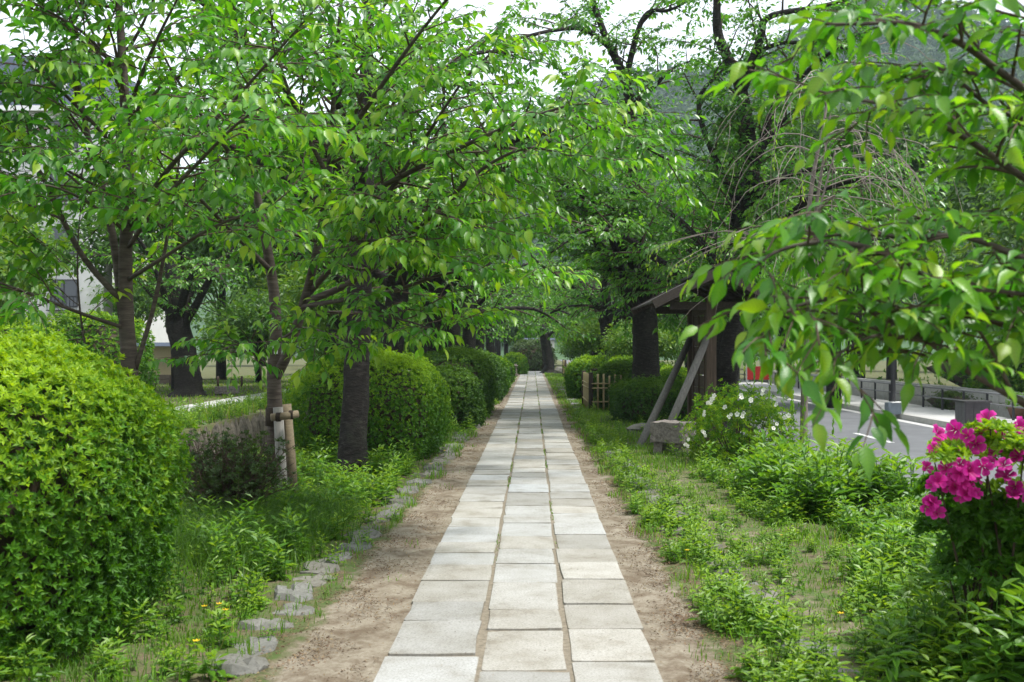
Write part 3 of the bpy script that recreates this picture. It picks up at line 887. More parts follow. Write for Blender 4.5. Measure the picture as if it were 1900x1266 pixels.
for k, (s, x, y, rz, sc, lab) in enumerate([(far1, 3.55, 36, 2.2, 1.08, 'cherry tree at the roadside edge behind the big right trunk'), (far2, 4.1, 43, 0.6, 1.1, 'cherry tree at the roadside edge farther along')]):
    copy_tree(s, (x, y, 0), rz, sc, lab, AV)
old_tree('big dark old tree on the lawn across the canal', -10.95, 34.3, .42, 15, 6, 5.0, 7.4, (-.5, 0), T=TLO, cfg=cfg_old2, group=None)

# --- bare weeping cherry
def weeping():
    base = np.array([3.66, 14.6, -.1])
    e = empty('weeping_cherry', base, 'half bare weeping cherry with grey drooping twigs beside the notice board', 'tree')
    d = 14.6
    L, W = Leaves(), MB()
    stems = [rows([(1490, 880, d), (1493, 700, d), (1496, 520, d), (1500, 400, d), (1512, 310, d), (1527, 238, d), (1540, 150, d)], .055, .012),
             rows([(1493, 700, d), (1506, 520, d), (1514, 395, d), (1524, 320, 14.5), (1534, 262, 14.4), (1548, 150, 14.3)], .035, .010),
             rows([(1500, 560, d), (1515, 420, 14.4), (1532, 345, 14.3), (1550, 280, 14.2)], .024, .008)]
    b = MB()
    for q, s in enumerate(stems):
        sp = spline(s, 24); b = MB(); b.tube(sp[:, :3], sp[:, 3], 8, rough=.05)
        b.build('trunk' if q == 0 else 'stem', M['bare_twig'], e, smooth=True, origin=base)
    r = np.random.default_rng(3)
    top = [spline(s, 24)[:, :3] for s in stems]
    for q in range(46):
        tp = top[q % 3]; p = tp[r.integers(10, 24)]
        az = r.uniform(0, 2 * math.pi); el = r.uniform(.1, .9)
        dd = np.array([math.cos(az), math.sin(az) * .8, el])
        ln = r.uniform(1.2, 3.0)
        pts = [p]; v = unit(dd)
        n = 12
        for s in range(n):
            v = unit(v + np.array([0, 0, -.13 - .028 * s]) + r.normal(0, .10, 3))
            pts.append(pts[-1] + v * ln / n)
        pts = np.array(pts); pts[:, 2] = np.maximum(pts[:, 2], .35)
        W.tube(pts, np.linspace(.009, .0025, n + 1), 4, cap=False)
        for m in range(r.integers(1, 4)):
            i = r.integers(3, n - 1)
            c = curve(pts[i], unit(pts[i + 1] - pts[i]) + r.normal(0, .5, 3), r.uniform(.4, 1.0), 6, .3, .1)
            W.tube(c, np.linspace(.004, .002, 6), 3, cap=False)
        if r.random() < .14:
            twig_leaves(L, pts[-4:], .045, .07, .75, (.4, 1.2))
    # living strands hang from the lower stem down to the weeds
    for q in range(30):
        x = r.uniform(1390, 1600); y0 = r.uniform(430, 620); dd = r.uniform(13.4, 14.8)
        p0 = P(1500, r.uniform(430, 560), 14.5); p1 = P(x, y0, dd)
        p2 = P(x + r.uniform(-25, 35), min(y0 + r.uniform(120, 260), 800), dd)
        c = spline([p0, (p0 + p1) / 2 + np.array([0, 0, .3]), p1, p2], 12)
        W.tube(c, np.linspace(.006, .002, 12), 3, cap=False)
        twig_leaves(L, c[4:], .035, .075, .55, (.5, 1.4))
        for i in (5, 7, 9):
            cc = curve(c[i], r.normal(0, 1, 3) * np.array([1, 1, .3]), r.uniform(.2, .5), 5, .5, .1)
            twig_leaves(L, cc, .035, .075, .6, (.5, 1.4))
    for q in range(14):     # light green leafy tips toward the path
        p0 = P(1480, 470, 14.5); p1 = P(r.uniform(1210, 1400), r.uniform(425, 500), r.uniform(13, 14))
        c = spline([p0, (p0 + p1) / 2 + np.array([0, 0, .25]), p1, p1 + np.array([-.1, 0, -.25])], 12)
        W.tube(c, np.linspace(.006, .002, 12), 3, cap=False)
        twig_leaves(L, c[6:], .06, .06, .85, (.4, 1.2))
    tg = W.build('twigs', M['bare_twig'], e, origin=base); tag(tg, kind='stuff')
    fb = MB(); leaf_mesh(fb, L.cat(), TMID)
    tag(fb.build('foliage', M['cherry'], e, origin=base), kind='stuff')
weeping()

# ------------------------------------------------------------------ background trees
def crown_tree(seed, h, rad, n, leaf, tint, zc=.6):
    """dense rounded tree: foliage in lumps round a trunk with limbs"""
    r = np.random.default_rng(seed)
    W, L, Tm = MB(), Leaves(), MB()
    Tm.tube(np.array([(0, 0, -.1), (.05, 0, h * .25), (-.05, .05, h * .5), (0, 0, h * .85)]), [.03 * h, .024 * h, .018 * h, .005 * h], 8, rough=.05)
    lumps = []
    for k in range(34):
        d = unit(r.normal(0, 1, 3)); d[2] = abs(d[2]) * 1.0 - .25
        c = np.array([0, 0, h * zc]) + d * np.array([rad, rad, h * (1 - zc)]) * r.uniform(.45, .85)
        s = rad * r.uniform(.25, .42)
        lumps.append((c, s))
        if k % 3 == 0: W.tube(np.array([(0, 0, h * .35), c * np.array([.5, .5, .8]), c]), [.05, .03, .012], 4, cap=False)
    for c, s in lumps:
        m = int(n / len(lumps))
        d = unit(r.normal(0, 1, (m, 3)))
        p = c + d * s * r.uniform(.35, 1.08, (m, 1)) * np.array([1.15, 1.15, .7])
        a = d + r.normal(0, .7, (m, 3)); a[:, 2] -= .3
        nn = UP + d * .6 + r.normal(0, .4, (m, 3))
        L.add(p, a, nn, leaf * r.uniform(.6, 1.3, m), np.clip(tint + r.normal(0, .16, m) + r.normal(0, .08), 0, 1))
    return Tm, W, L
def bg_tree(label, x, y, z, h, rad, n, leaf, tint, seed, mat='far', group='trees beyond the avenue', zc=.6):
    e = empty('background_tree', (x, y, z), label, 'tree', group)
    Tm, W, L = crown_tree(seed, h, rad, n, leaf, tint, zc)
    Tm.build('trunk', M['bark_old'], e, smooth=True)
    tag(W.build('twigs', M['bark_old'], e), kind='stuff')
    fb = MB(); leaf_mesh(fb, L.cat(), TLO)
    tag(fb.build('foliage', M[mat], e), kind='stuff')
    return e
BG = 'trees beyond the avenue'
b0 = bg_tree('broad green tree standing across the road behind the railing', 15.5, 30, -.3, 8.5, 4.0, 9000, .26, .45, 21)
b1 = bg_tree('loose bright green tree across the canal at the photo edge', -13.5, 24, 0, 5.2, 2.8, 7000, .20, .62, 22)
b2 = bg_tree('tall dark tree behind the avenue on the canal side', -8, 62, 0, 11, 4.8, 9000, .34, .3, 23)
b3 = bg_tree('broad leafy tree with boughs down to the ground beyond the path end', -12, 100, 0, 9, 5.2, 9000, .40, .42, 24, zc=.42)
for s, x, y, z, sc, lab in [
    (b3, -24, 96, 0, 1.0, 'leafy tree far left beyond the lawn'), (b3, -2.5, 104, 0, .95, 'leafy tree directly behind the white wall'), (b3, 7, 97, 0, .9, 'leafy tree right of the white wall'),
    (b3, 15, 104, -.3, 1.1, 'leafy tree at the far end of the road'), (b3, 26, 92, -.3, 1.1, 'leafy tree far across the road'), (b3, 38, 86, -.3, 1.2, 'leafy tree at the far right across the road'), (b3, 4.6, 84, 0, .55, 'low leafy tree at the path end on the right'), (b3, -6, 82, 0, .6, 'low leafy tree at the path end on the left'),
    (b2, -6.9, 37, 0, .92, 'tall dark tree on the canal bank behind the staked cherry'), (b2, -12.8, 39, 0, .85, 'tall dark tree across the canal left of the old lawn tree'),
    (b2, -23, 42, 0, .9, 'tall dark tree in front of the apartment building'), (b1, -17.5, 27, 0, 1.1, 'bright tree across the canal left of the utility pole'),
    (b2, 13.8, 46, -.3, 1.35, 'tall dark tree across the road behind the pillar'), (b2, 14.5, 62, -.3, 1.5, 'very tall dark tree farther across the road'), (b2, 19, 36, -.3, 1.15, 'tall dark tree behind the hedge across the road'),
    (b3, -12.2, 48, 0, .55, 'leafy tree behind the lawn right of the tan wall'), (b3, -8.2, 50, 0, .5, 'low leafy tree on the far bank behind the lawn bench'),
    (b1, -21.5, 36, 0, 1.8, 'bright tree hiding the lower storeys of the apartment building'),
    (b1, 3.2, 31.5, 0, .5, 'small bright tree growing behind the bamboo fence'), (b1, 2.5, 40.5, 0, .58, 'small bright tree among the bushes beyond the fence'), (b1, 3.4, 46, 0, .7, 'small bright tree far along the right verge'),
    (b3, 6.2, 66, 0, .5, 'low leafy tree right of the leaning old tree'), (b3, 10.5, 58, -.3, .6, 'leafy tree at the far roadside'), (b3, 3.9, 74, 0, .42, 'small leafy tree by the path end'), (b3, -5.8, 64, 0, .5, 'low leafy tree on the canal side far along'),
    (b0, 9.5, 34, -.3, .95, 'tree at the roadside behind the bare weeping cherry'), (b0, 17, 22, -.3, 1.0, 'tree across the road nearest to the photo edge'),
    (b0, 21, 38, -.3, 1.1, 'second tree across the road, farther along'), (b0, 14.5, 48, -.3, 1.05, 'green tree across the road beyond the pillar'),
    (b1, -19, 33, 0, 1.2, 'green tree in front of the white apartment building'), (b1, -7.6, 42, 0, 1.25, 'green tree on the far canal bank'),
    (b2, -15, 52, 0, .8, 'dark tree right of the tan wall'), (b2, -3, 92, 0, .9, 'dark tree behind the white wall, left'),
    (b0, 5, 98, 0, 1.1, 'tree behind the white wall, right'), (b2, 12, 80, 0, 1.0, 'dark tree far right of the avenue end'),
    (b0, -12, 80, 0, 1.1, 'tree far left of the avenue end'), (b2, 22, 66, -.3, 1.0, 'tall tree far across the road'),
    (b1, 9, 62, -.3, 1.5, 'light green tree by the far road'), (b1, -4.9, 30, 0, .9, 'small tree on the canal edge behind the hedge'),
    (b1, -5.2, 52, 0, 1.3, 'bright tree between canal and avenue'), (b0, 30, 52, -.3, 1.1, 'tree across the road at right edge'),
    (b1, -24, 44, 0, 1.3, 'tree below the apartment building'), (b0, -22, 60, 0, .75, 'tree at the foot of the apartment building')]:
    copy_tree(s, (x, y, z), rng.uniform(0, 6.28), sc, lab, BG)

# ------------------------------------------------------------------ hill with forest
def hill():
    xs = np.linspace(-500, 900, 90); ys = np.linspace(150, 900, 50)
    X, Y = np.meshgrid(xs, ys)
    ridge = 60 + 85 / (1 + np.exp(-(X - 40) / 60)) + 14 * np.sin(X / 60) + 9 * np.sin(X / 23 + 1)
    f = np.clip((Y - 170 - np.clip(30 - X, 0, 200) * .6) / 330, 0, 1)
    Z = ridge * (f * f * (3 - 2 * f)) - .6 + 4 * np.sin(X / 19) * np.sin(Y / 23) * f
    V = np.stack([X, Y, Z], -1).reshape(-1, 3)
    i = np.arange(X.size).reshape(X.shape)
    b = MB(); b.add(V, np.stack([i[:-1, :-1], i[:-1, 1:], i[1:, 1:], i[1:, :-1]], -1).reshape(-1, 4))
    tag(b.build('hill', M['hill'], smooth=True), kind='structure')
    # forest crowns on it: a mass nobody could count
    L = Leaves()
    r = np.random.default_rng(9)
    n = 5200
    cx = r.uniform(-60, 330, n); cyy = r.uniform(215, 520, n)
    from_x = (cx - xs[0]) / (xs[1] - xs[0]); from_y = (cyy - ys[0]) / (ys[1] - ys[0])
    ix, iy = from_x.astype(int), from_y.astype(int); fx, fy = from_x - ix, from_y - iy
    cz = (Z[iy, ix] * (1 - fx) * (1 - fy) + Z[iy, ix + 1] * fx * (1 - fy) + Z[iy + 1, ix] * (1 - fx) * fy + Z[iy + 1, ix + 1] * fx * fy)
    m = 11
    d = unit(r.normal(0, 1, (n, m, 3))); d[..., 2] = np.abs(d[..., 2])
    s = r.uniform(2.6, 5.2, (n, 1, 1))
    p = np.stack([cx, cyy, cz + 3], -1)[:, None] + d * s * np.array([1, 1, 1.15])
    t = np.clip(r.uniform(.05, .85, (n, 1)) + r.normal(0, .08, (n, m)), 0, 1)
    L.add(p.reshape(-1, 3), (d + r.normal(0, .6, d.shape)).reshape(-1, 3) - UP * .4, (d + UP * .3).reshape(-1, 3), (s[..., 0] * r.uniform(.5, .9, (n, m))).ravel(), t.ravel())
    fb = MB(); leaf_mesh(fb, L.cat(), TLO)
    tag(fb.build('forest', M['forest']), 'wooded hillside beyond the road', 'forest', kind='stuff')
hill()

# the air: thin even haze, sky outside it
hz = MB(); hz.box(-905, 905, -65, 2005, -3, 190)
hm, ht, hout = new_mat('haze_air')
vp = ht.nodes.new('ShaderNodeVolumePrincipled')
vp.inputs['Color'].default_value = (.66, .78, .90, 1)
vp.inputs['Density'].default_value = .00034
vp.inputs['Anisotropy'].default_value = .2
ht.links.new(vp.outputs[0], hout.inputs['Volume'])
tag(hz.build('haze', hm), kind='stuff')

# ------------------------------------------------------------------ clipped bushes
def whorls(S, Nrm, leaf, k, tint, L, r, spread=.9, jit=.35):
    n = len(S)
    ax = unit(Nrm * .8 + UP * .35 + r.normal(0, jit, (n, 3)))
    e1 = unit(np.cross(ax, r.normal(0, 1, (n, 3)))); e2 = np.cross(ax, e1)
    for q in range(k):
        th = 2 * math.pi * q / k + r.uniform(0, .6, n)
        rad = e1 * np.cos(th)[:, None] + e2 * np.sin(th)[:, None]
        a = ax * (.55 + r.uniform(-.2, .3, (n, 1))) + rad * spread
        L.add(S + ax * leaf * .15 * (q % 3), a, ax - rad * .4 + r.normal(0, .15, (n, 3)), leaf * r.uniform(.7, 1.15, n), np.clip(tint + r.normal(0, .10, n), 0, 1))

def dome(rx, ry, h, n, r, p=2.5, lump=.035, zmin=-.80, cz=.45):
    d = unit(r.normal(0, 1, (int(n * 1.6), 3)))
    d = d[d[:, 2] > zmin][:n]
    rz = np.where(d[:, 2] > 0, h * (1 - cz), h * cz * 1.6)
    q = (np.abs(d[:, 0] / rx) ** p + np.abs(d[:, 1] / ry) ** p + np.abs(d[:, 2] / rz) ** p) ** (-1 / p)
    ph = r.uniform(0, 6.28, 6)
    lm = sum(np.sin(d @ unit(r.normal(0, 1, 3)) * f + ph[i]) for i, f in enumerate((5, 7, 9, 11, 13, 17)))
    q = q * (1 + lump * lm * .45)
    S = d * q[:, None]
    Nn = unit(np.sign(S) * np.stack([np.abs(S[:, 0] / rx) ** (p - 1) / rx, np.abs(S[:, 1] / ry) ** (p - 1) / ry, np.abs(S[:, 2] / rz) ** (p - 1) / rz], 1))
    S[:, 2] += h * cz
    ok = S[:, 2] > -.01
    return S[ok], Nn[ok]

def bush(label, x, y, rx, ry, h, n, leaf, k=5, mat='bush', tint=.45, top=.25, T=TLO, group='clipped round bushes along the path', p=2.5, n_obj=0, seed=0, lump=.05, z=0, core=.74, name='bush', depth=.14):
    r = np.random.default_rng(seed + 70)
    base = np.array([x, y, z])
    e = empty(name, base, label, 'bush', group)
    # core: added solid dark shell standing for dense twigs and inner shade
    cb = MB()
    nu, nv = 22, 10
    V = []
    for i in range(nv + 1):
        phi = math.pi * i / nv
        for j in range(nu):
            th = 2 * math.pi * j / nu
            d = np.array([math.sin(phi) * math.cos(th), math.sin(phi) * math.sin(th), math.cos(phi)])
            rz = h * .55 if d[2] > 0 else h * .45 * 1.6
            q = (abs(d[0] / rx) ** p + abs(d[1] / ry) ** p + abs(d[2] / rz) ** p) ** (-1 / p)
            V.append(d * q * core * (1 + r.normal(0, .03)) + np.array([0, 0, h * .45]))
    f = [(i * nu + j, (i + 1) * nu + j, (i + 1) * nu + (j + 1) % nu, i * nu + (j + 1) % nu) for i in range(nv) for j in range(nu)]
    cb.add(V, np.array(f)); cb.build('twigs', M['core_shade'], e)
    L = Leaves()
    S, Nn = dome(rx, ry, h, n, r, p, lump)
    S = S - Nn * (r.uniform(0, 1, (len(S), 1)) ** 1.5) * depth + Nn * r.normal(0, .012, (len(S), 1))
    stray = (r.random(len(S)) < .035)[:, None] * r.uniform(.02, .07, (len(S), 1)); S = S + (Nn + UP * .6) * stray
    clump = .10 * np.sin(S[:, 0] * 5.1 + seed) * np.sin(S[:, 1] * 4.3 + 1) + .06 * np.sin(S[:, 2] * 9 + S[:, 0] * 7)
    t = tint + clump + top * (Nn[:, 2] - .3) + r.normal(0, .08, len(S))  # upward leaves brighter: new growth, with light from above painted in
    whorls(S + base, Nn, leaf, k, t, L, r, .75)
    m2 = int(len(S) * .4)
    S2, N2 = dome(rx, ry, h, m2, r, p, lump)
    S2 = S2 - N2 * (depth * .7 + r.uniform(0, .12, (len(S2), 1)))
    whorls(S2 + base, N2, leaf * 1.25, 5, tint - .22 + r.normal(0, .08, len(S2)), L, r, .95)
    data = L.cat()
    if n_obj:
        # the leaves that show: outermost on the camera's side
        q = data[0] - base; out = np.linalg.norm(q / np.array([rx, ry, h]), axis=1)
        face = (data[0][:, 1] < y)
        sc = data[3].copy(); d2 = list(data); d2[3] = np.where(face, sc * (out > np.quantile(out[face], .55)), 0)
        mask = split_near(tuple(d2), n_obj) & face
        leaf_objects(data, mask, 'bush_' + mat, T, mat, e, base)
        data = tuple(v[~mask] for v in data)
    fb = MB(); leaf_mesh(fb, data, T_lo(.85) if T is TOVAL else T)
    tag(fb.build('foliage', M[mat], e, origin=base), kind='stuff')
    return e
CB = 'clipped round bushes along the path'
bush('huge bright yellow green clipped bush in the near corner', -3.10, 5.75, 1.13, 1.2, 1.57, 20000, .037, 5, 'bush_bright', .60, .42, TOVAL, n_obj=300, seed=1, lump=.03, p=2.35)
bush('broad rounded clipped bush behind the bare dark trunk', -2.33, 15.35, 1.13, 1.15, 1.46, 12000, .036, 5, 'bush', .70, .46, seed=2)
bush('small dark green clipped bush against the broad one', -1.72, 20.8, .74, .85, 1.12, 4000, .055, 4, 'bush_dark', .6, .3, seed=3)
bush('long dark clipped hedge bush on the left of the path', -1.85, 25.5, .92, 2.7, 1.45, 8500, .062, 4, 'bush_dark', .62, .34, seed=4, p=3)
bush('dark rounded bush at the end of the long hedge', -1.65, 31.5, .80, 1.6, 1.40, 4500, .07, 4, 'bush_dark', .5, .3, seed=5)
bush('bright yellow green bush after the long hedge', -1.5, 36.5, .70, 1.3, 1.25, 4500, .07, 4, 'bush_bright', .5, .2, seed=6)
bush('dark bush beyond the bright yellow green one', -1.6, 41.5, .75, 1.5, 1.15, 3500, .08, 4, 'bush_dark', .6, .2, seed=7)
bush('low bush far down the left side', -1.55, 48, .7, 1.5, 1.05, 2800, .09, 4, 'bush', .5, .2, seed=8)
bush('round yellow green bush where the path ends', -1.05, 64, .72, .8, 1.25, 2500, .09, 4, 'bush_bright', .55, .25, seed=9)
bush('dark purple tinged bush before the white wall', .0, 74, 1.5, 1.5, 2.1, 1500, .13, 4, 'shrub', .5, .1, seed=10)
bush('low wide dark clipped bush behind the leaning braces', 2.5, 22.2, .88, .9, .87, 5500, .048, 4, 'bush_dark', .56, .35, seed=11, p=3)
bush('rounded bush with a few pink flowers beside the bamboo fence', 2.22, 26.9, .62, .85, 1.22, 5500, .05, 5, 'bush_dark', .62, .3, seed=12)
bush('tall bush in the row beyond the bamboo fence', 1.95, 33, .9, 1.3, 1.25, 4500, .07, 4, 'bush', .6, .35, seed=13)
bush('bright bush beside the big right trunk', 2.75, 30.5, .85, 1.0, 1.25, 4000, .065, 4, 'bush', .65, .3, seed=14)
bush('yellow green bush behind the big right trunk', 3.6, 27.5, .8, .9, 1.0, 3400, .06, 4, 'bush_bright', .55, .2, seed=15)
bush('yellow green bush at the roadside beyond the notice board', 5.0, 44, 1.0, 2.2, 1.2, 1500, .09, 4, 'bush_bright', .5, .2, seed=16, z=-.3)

# --- sparse dark shrub
def sparse_shrub():
    base = np.array([-2.60, 9.2, 0])
    e = empty('shrub', base, 'sparse dark twiggy shrub between the bright bush and the staked tree', 'bush')
    r = np.random.default_rng(33)
    W, L = MB(), Leaves()
    for k in range(95):
        az = r.uniform(0, 6.28); sp = r.uniform(.1, 1) ** .7 * .8
        d = np.array([math.cos(az) * sp, math.sin(az) * sp, r.uniform(.75, 1.1)])
        c = curve(base + np.array([r.normal(0, .05), r.normal(0, .05), 0]), d, r.uniform(.65, .92) , 7, .12, .12)
        c[:, 2] = np.minimum(c[:, 2], .74 + r.uniform(-.05, .05))
        W.tube(c, np.linspace(.008, .002, 7), 4, cap=False)
        for m in range(9):
            i = r.integers(2, 6)
            cc = curve(c[i], r.normal(0, 1, 3) + np.array([0, 0, .7]), r.uniform(.10, .24), 4, .0, .15)
            cc[:, 2] = np.minimum(cc[:, 2], .78)
            W.tube(cc, [.003, .002, .002, .0015], 3, cap=False)
            if r.random() < .95: whorls(cc[-2:], np.tile(unit(cc[-1] - cc[-2]), (2, 1)), .036, 6, np.full(2, .5 + r.normal(0, .15)), L, r)
    tag(W.build('twigs', M['twig'], e, origin=base), kind='stuff')
    fb = MB(); leaf_mesh(fb, L.cat(), TLO); tag(fb.build('foliage', M['shrub'], e, origin=base), kind='stuff')
sparse_shrub()

# ------------------------------------------------------------------ azaleas
def flower_mesh(mat, seed):
    r = np.random.default_rng(seed)
    b = MB()
    for k in range(5):
        th = 2 * math.pi * k / 5
        c, s = math.cos(th), math.sin(th)
        prof = [(.0, .02, -.55), (.25, .14, -.22), (.62, .42, .04), (.92, .34, .06 + r.normal(0, .05)), (1.02, .0, -.03)]
        V = []
        for (u, hw, z) in prof:
            for v in ((-hw, 0, hw) if hw > 0 else (0,)):
                zz = z + (.07 if v == 0 else 0) * (-1) + r.normal(0, .02 + .06 * u)
                V.append((u * c - v * s, u * s + v * c, zz))
        f4 = []
        for i in range(3):
            a = i * 3
            f4 += [(a, a + 1, a + 4, a + 3), (a + 1, a + 2, a + 5, a + 4)]
        b.add(V, [np.array(f4), np.array([(9, 10, 12), (10, 11, 12)])], np.clip(np.array([0, .0, 0, .1, .05, .1, .5, .3, .5, .8, .6, .8, .8]) + r.normal(0, .08), 0, 1))
    # stamens
    for k in range(5):
        a = r.uniform(0, 6.28)
        b.tube(np.array([(0, 0, -.3), (.12 * math.cos(a), .12 * math.sin(a), .1), (.25 * math.cos(a), .25 * math.sin(a), .42)]), .018, 3, tint=.2, cap=False)
    o = b.build('flower', M[mat], link=False, smooth=True)
    me = o.data; bpy.data.objects.remove(o)
    return me

def put_flower(me, parent, base, p, nrm, s, r):
    q = Vector(nrm).to_track_quat('Z', 'Y') @ Euler((0, 0, r.uniform(0, 6.28))).to_quaternion()
    o = put(me, 'flower', parent, np.asarray(p) - base, (0, 0, 0), s)
    o.rotation_euler = q.to_euler()

def pink_azalea():
    base = np.array([2.28, 5.35, -.02])
    e = empty('azalea', base, 'azalea bush with bright magenta flowers beside the road', 'bush')
    r = np.random.default_rng(5)
    fm = [flower_mesh('pink', s) for s in range(4)]
    L, W = Leaves(), MB()
    def pad(px, py, d, sx, sz, n, tint, k=6, leaf=.042):
        c = P(px, py, d)
        dd = unit(r.normal(0, 1, (n, 3))); dd[:, 2] = np.abs(dd[:, 2]) * 1.0 - .25
        S = c + dd * np.array([sx, sx * .9, sz]) * r.uniform(.75, 1, (n, 1))
        whorls(S, unit(dd + UP * .6), leaf, k, np.full(n, tint), L, r)
        for q in range(1):
            t = S[r.integers(0, n)]
            st = base + np.array([r.normal(0, .08), r.normal(0, .08), 0])
            W.tube(spline([st, st * .55 + t * .45 + np.array([0, 0, -.08]), t], 8), np.linspace(.011, .003, 8), 5, cap=False)
    pad(1790, 838, 4.84, .16, .08, 70, .74)
    pad(1850, 820, 4.88, .18, .09, 110, .74)
    pad(1900, 850, 4.88, .18, .10, 110, .74)
    pad(1960, 860, 5.3, .22, .12, 120, .85)
    pad(1880, 915, 4.95, .14, .06, 60, .75)
    pad(1790, 930, 4.95, .15, .10, 60, .35)
    pad(1860, 990, 5.2, .22, .12, 110, .3)
    pad(1920, 1010, 5.2, .25, .16, 140, .3)
    pad(1820, 1020, 5.15, .2, .1, 90, .35)
    pad(1800, 950, 5.3, .22, .10, 130, .35)
    pad(1830, 800, 4.70, .10, .04, 22, .74)
    pad(1890, 832, 4.66, .10, .05, 30, .74)
    pad(1765, 848, 4.66, .08, .04, 18, .7)
    pad(1770, 985, 4.98, .16, .12, 150, .3)
    pad(1850, 960, 4.98, .18, .12, 170, .35)
    pad(1910, 985, 5.0, .2, .14, 170, .35)
    pad(1760, 905, 5.05, .14, .10, 90, .4)
    pad(1900, 960, 5.35, .28, .14, 170, .35)
    pad(1850, 1060, 5.1, .3, .16, 220, .3)
    pad(1950, 1080, 5.2, .3, .18, 220, .3)
    tag(W.build('stems', M['twig'], e, origin=base), kind='stuff')
    data = L.cat()
    mask = split_near(data, 300)
    leaf_objects(data, mask, 'bush_bush_bright', TMID, 'bush_bright', e, base)
    data = tuple(v[~mask] for v in data)
    fb = MB(); leaf_mesh(fb, data, TMID); tag(fb.build('foliage', M['bush_bright'], e, origin=base), kind='stuff')
    # flowers: (px, py, spread px, how many, depth)
    for px, py, sp, n, d in [(1775, 808, 20, 8, 5.0), (1815, 790, 12, 4, 5.1), (1742, 830, 10, 4, 5.0), (1800, 822, 14, 4, 5.0), (1845, 858, 14, 5, 4.9), (1862, 812, 12, 3, 5.0), (1892, 800, 12, 4, 5.1),
                             (1890, 852, 10, 4, 4.95), (1760, 890, 20, 7, 4.85), (1800, 893, 20, 8, 4.85), (1775, 920, 24, 8, 4.85), (1738, 938, 14, 5, 4.9), (1810, 915, 14, 5, 4.85),
                             (1885, 905, 14, 5, 4.95), (1870, 890, 8, 2, 4.95), (1735, 905, 10, 4, 4.9), (1905, 930, 10, 3, 4.95), (1790, 862, 10, 3, 4.9)]:
        for q in range(max(2, int(n * .72))):
            p = P(px + r.normal(0, sp * 1.1), py + r.normal(0, sp * .8), d - (.26 if py < 872 else .12) + r.normal(0, .05))
            nr = unit(np.array([r.normal(-.1, .5), -.75, r.normal(.45, .4)]))
            put_flower(random.choice(fm), e, base, p, nr, r.uniform(.030, .047), r)
pink_azalea()

def white_azalea():
    base = np.array([2.72, 14.2, 0])
    e = empty('azalea', base, 'loose green azalea with white flowers beside the stone bench', 'bush')
    r = np.random.default_rng(6)
    fm = [flower_mesh('white_petal', s + 20) for s in range(3)]
    L, W = Leaves(), MB()
    S, Nn = dome(.74, .6, .98, 1900, r, 2.2, .09)
    S = S - Nn * r.uniform(0, .28, (len(S), 1)) + Nn * r.normal(.02, .05, (len(S), 1))
    whorls(S + base, Nn, .055, 5, np.full(len(S), .62) + r.normal(0, .15, len(S)), L, r, .8, .5)
    for q in range(50):
        t = S[r.integers(0, len(S))] * .95
        W.tube(spline([base + np.array([r.normal(0, .06), r.normal(0, .06), 0]), base + t * np.array([.6, .6, .4]), base + t], 7), np.linspace(.012, .003, 7), 4, cap=False)
    tag(W.build('stems', M['twig'], e, origin=base), kind='stuff')
    fb = MB(); leaf_mesh(fb, L.cat(), TNARROW); tag(fb.build('foliage', M['bush_bright'], e, origin=base), kind='stuff')
    for px, py, n in [(1305, 800, 3), (1325, 738, 2), (1318, 748, 2), (1300, 760, 2), (1360, 770, 3), (1380, 772, 2), (1274, 818, 3), (1440, 790, 2), (1440, 745, 2), (1415, 730, 2), (1390, 745, 2), (1340, 755, 1), (1458, 770, 2), (1372, 735, 2)]:
        for q in range(n):
            p = P(px + r.normal(0, 4), py + r.normal(0, 4), 13.55 + r.normal(0, .05))
            put_flower(random.choice(fm), e, base, p, unit(np.array([r.normal(-.2, .4), -.8, r.normal(.35, .4)])), r.uniform(.024, .034), r)
white_azalea()

# a few pink flowers on the bush by the fence
# ------------------------------------------------------------------ grass, weeds, litter
def scatter(n, x0, x1, y0, y1):
    y = y0 * np.exp(rng.uniform(0, 1, n) * math.log(y1 / y0))
    x = rng.uniform(x0, x1, n)
    return x, y
def clumpy(x, y, s=1.0):
    return .5 + .25 * (np.sin(x * 3.1 * s + 1.3 * np.sin(y * 1.7 * s)) + np.sin(y * 2.3 * s + 2 * np.sin(x * 2.1 * s)))
def r_edge(y): return np.interp(y, [0, 6, 8, 14, 22, 35, 70], [1.05, .98, .92, .85, .80, .78, .70]) + .07 * np.sin(y * 2.7) + .05 * np.sin(y * 6.1 + 1)
def l_edge(y): return -np.interp(y, [0, 6, 8, 14, 22, 35, 70], [1.30, 1.28, 1.22, 1.1, 1.0, .92, .82]) - .06 * np.sin(y * 2.2 + 2) - .05 * np.sin(y * 5.3)

def blades(mb, x, y, h, wd, tint, bend=.9):
    n = len(x)
    z = gz(x, y)
    az = rng.uniform(0, 2 * np.pi, n)
    dx, dy = np.cos(az), np.sin(az)
    b = rng.uniform(.1, 1, n) * bend * h
    fa = az + np.pi / 2 + rng.normal(0, .4, n)
    wx, wy = np.cos(fa) * wd, np.sin(fa) * wd
    V = np.stack([np.stack([x - wx, y - wy, z - .01], 1), np.stack([x + wx, y + wy, z - .01], 1),
                  np.stack([x + dx * b * .35 + wx * .7, y + dy * b * .35 + wy * .7, z + h * .6], 1), np.stack([x + dx * b * .35 - wx * .7, y + dy * b * .35 - wy * .7, z + h * .6], 1),
                  np.stack([x + dx * b, y + dy * b, z + h * (1 - .25 * bend * rng.uniform(0, 1, n))], 1)], 1)
    o = (np.arange(n) * 5)[:, None]
    mb.add(V.reshape(-1, 3), [np.array([[0, 1, 2, 3]]) + o, np.array([[3, 2, 4]]) + o], np.repeat(tint, 5))

g = MB()
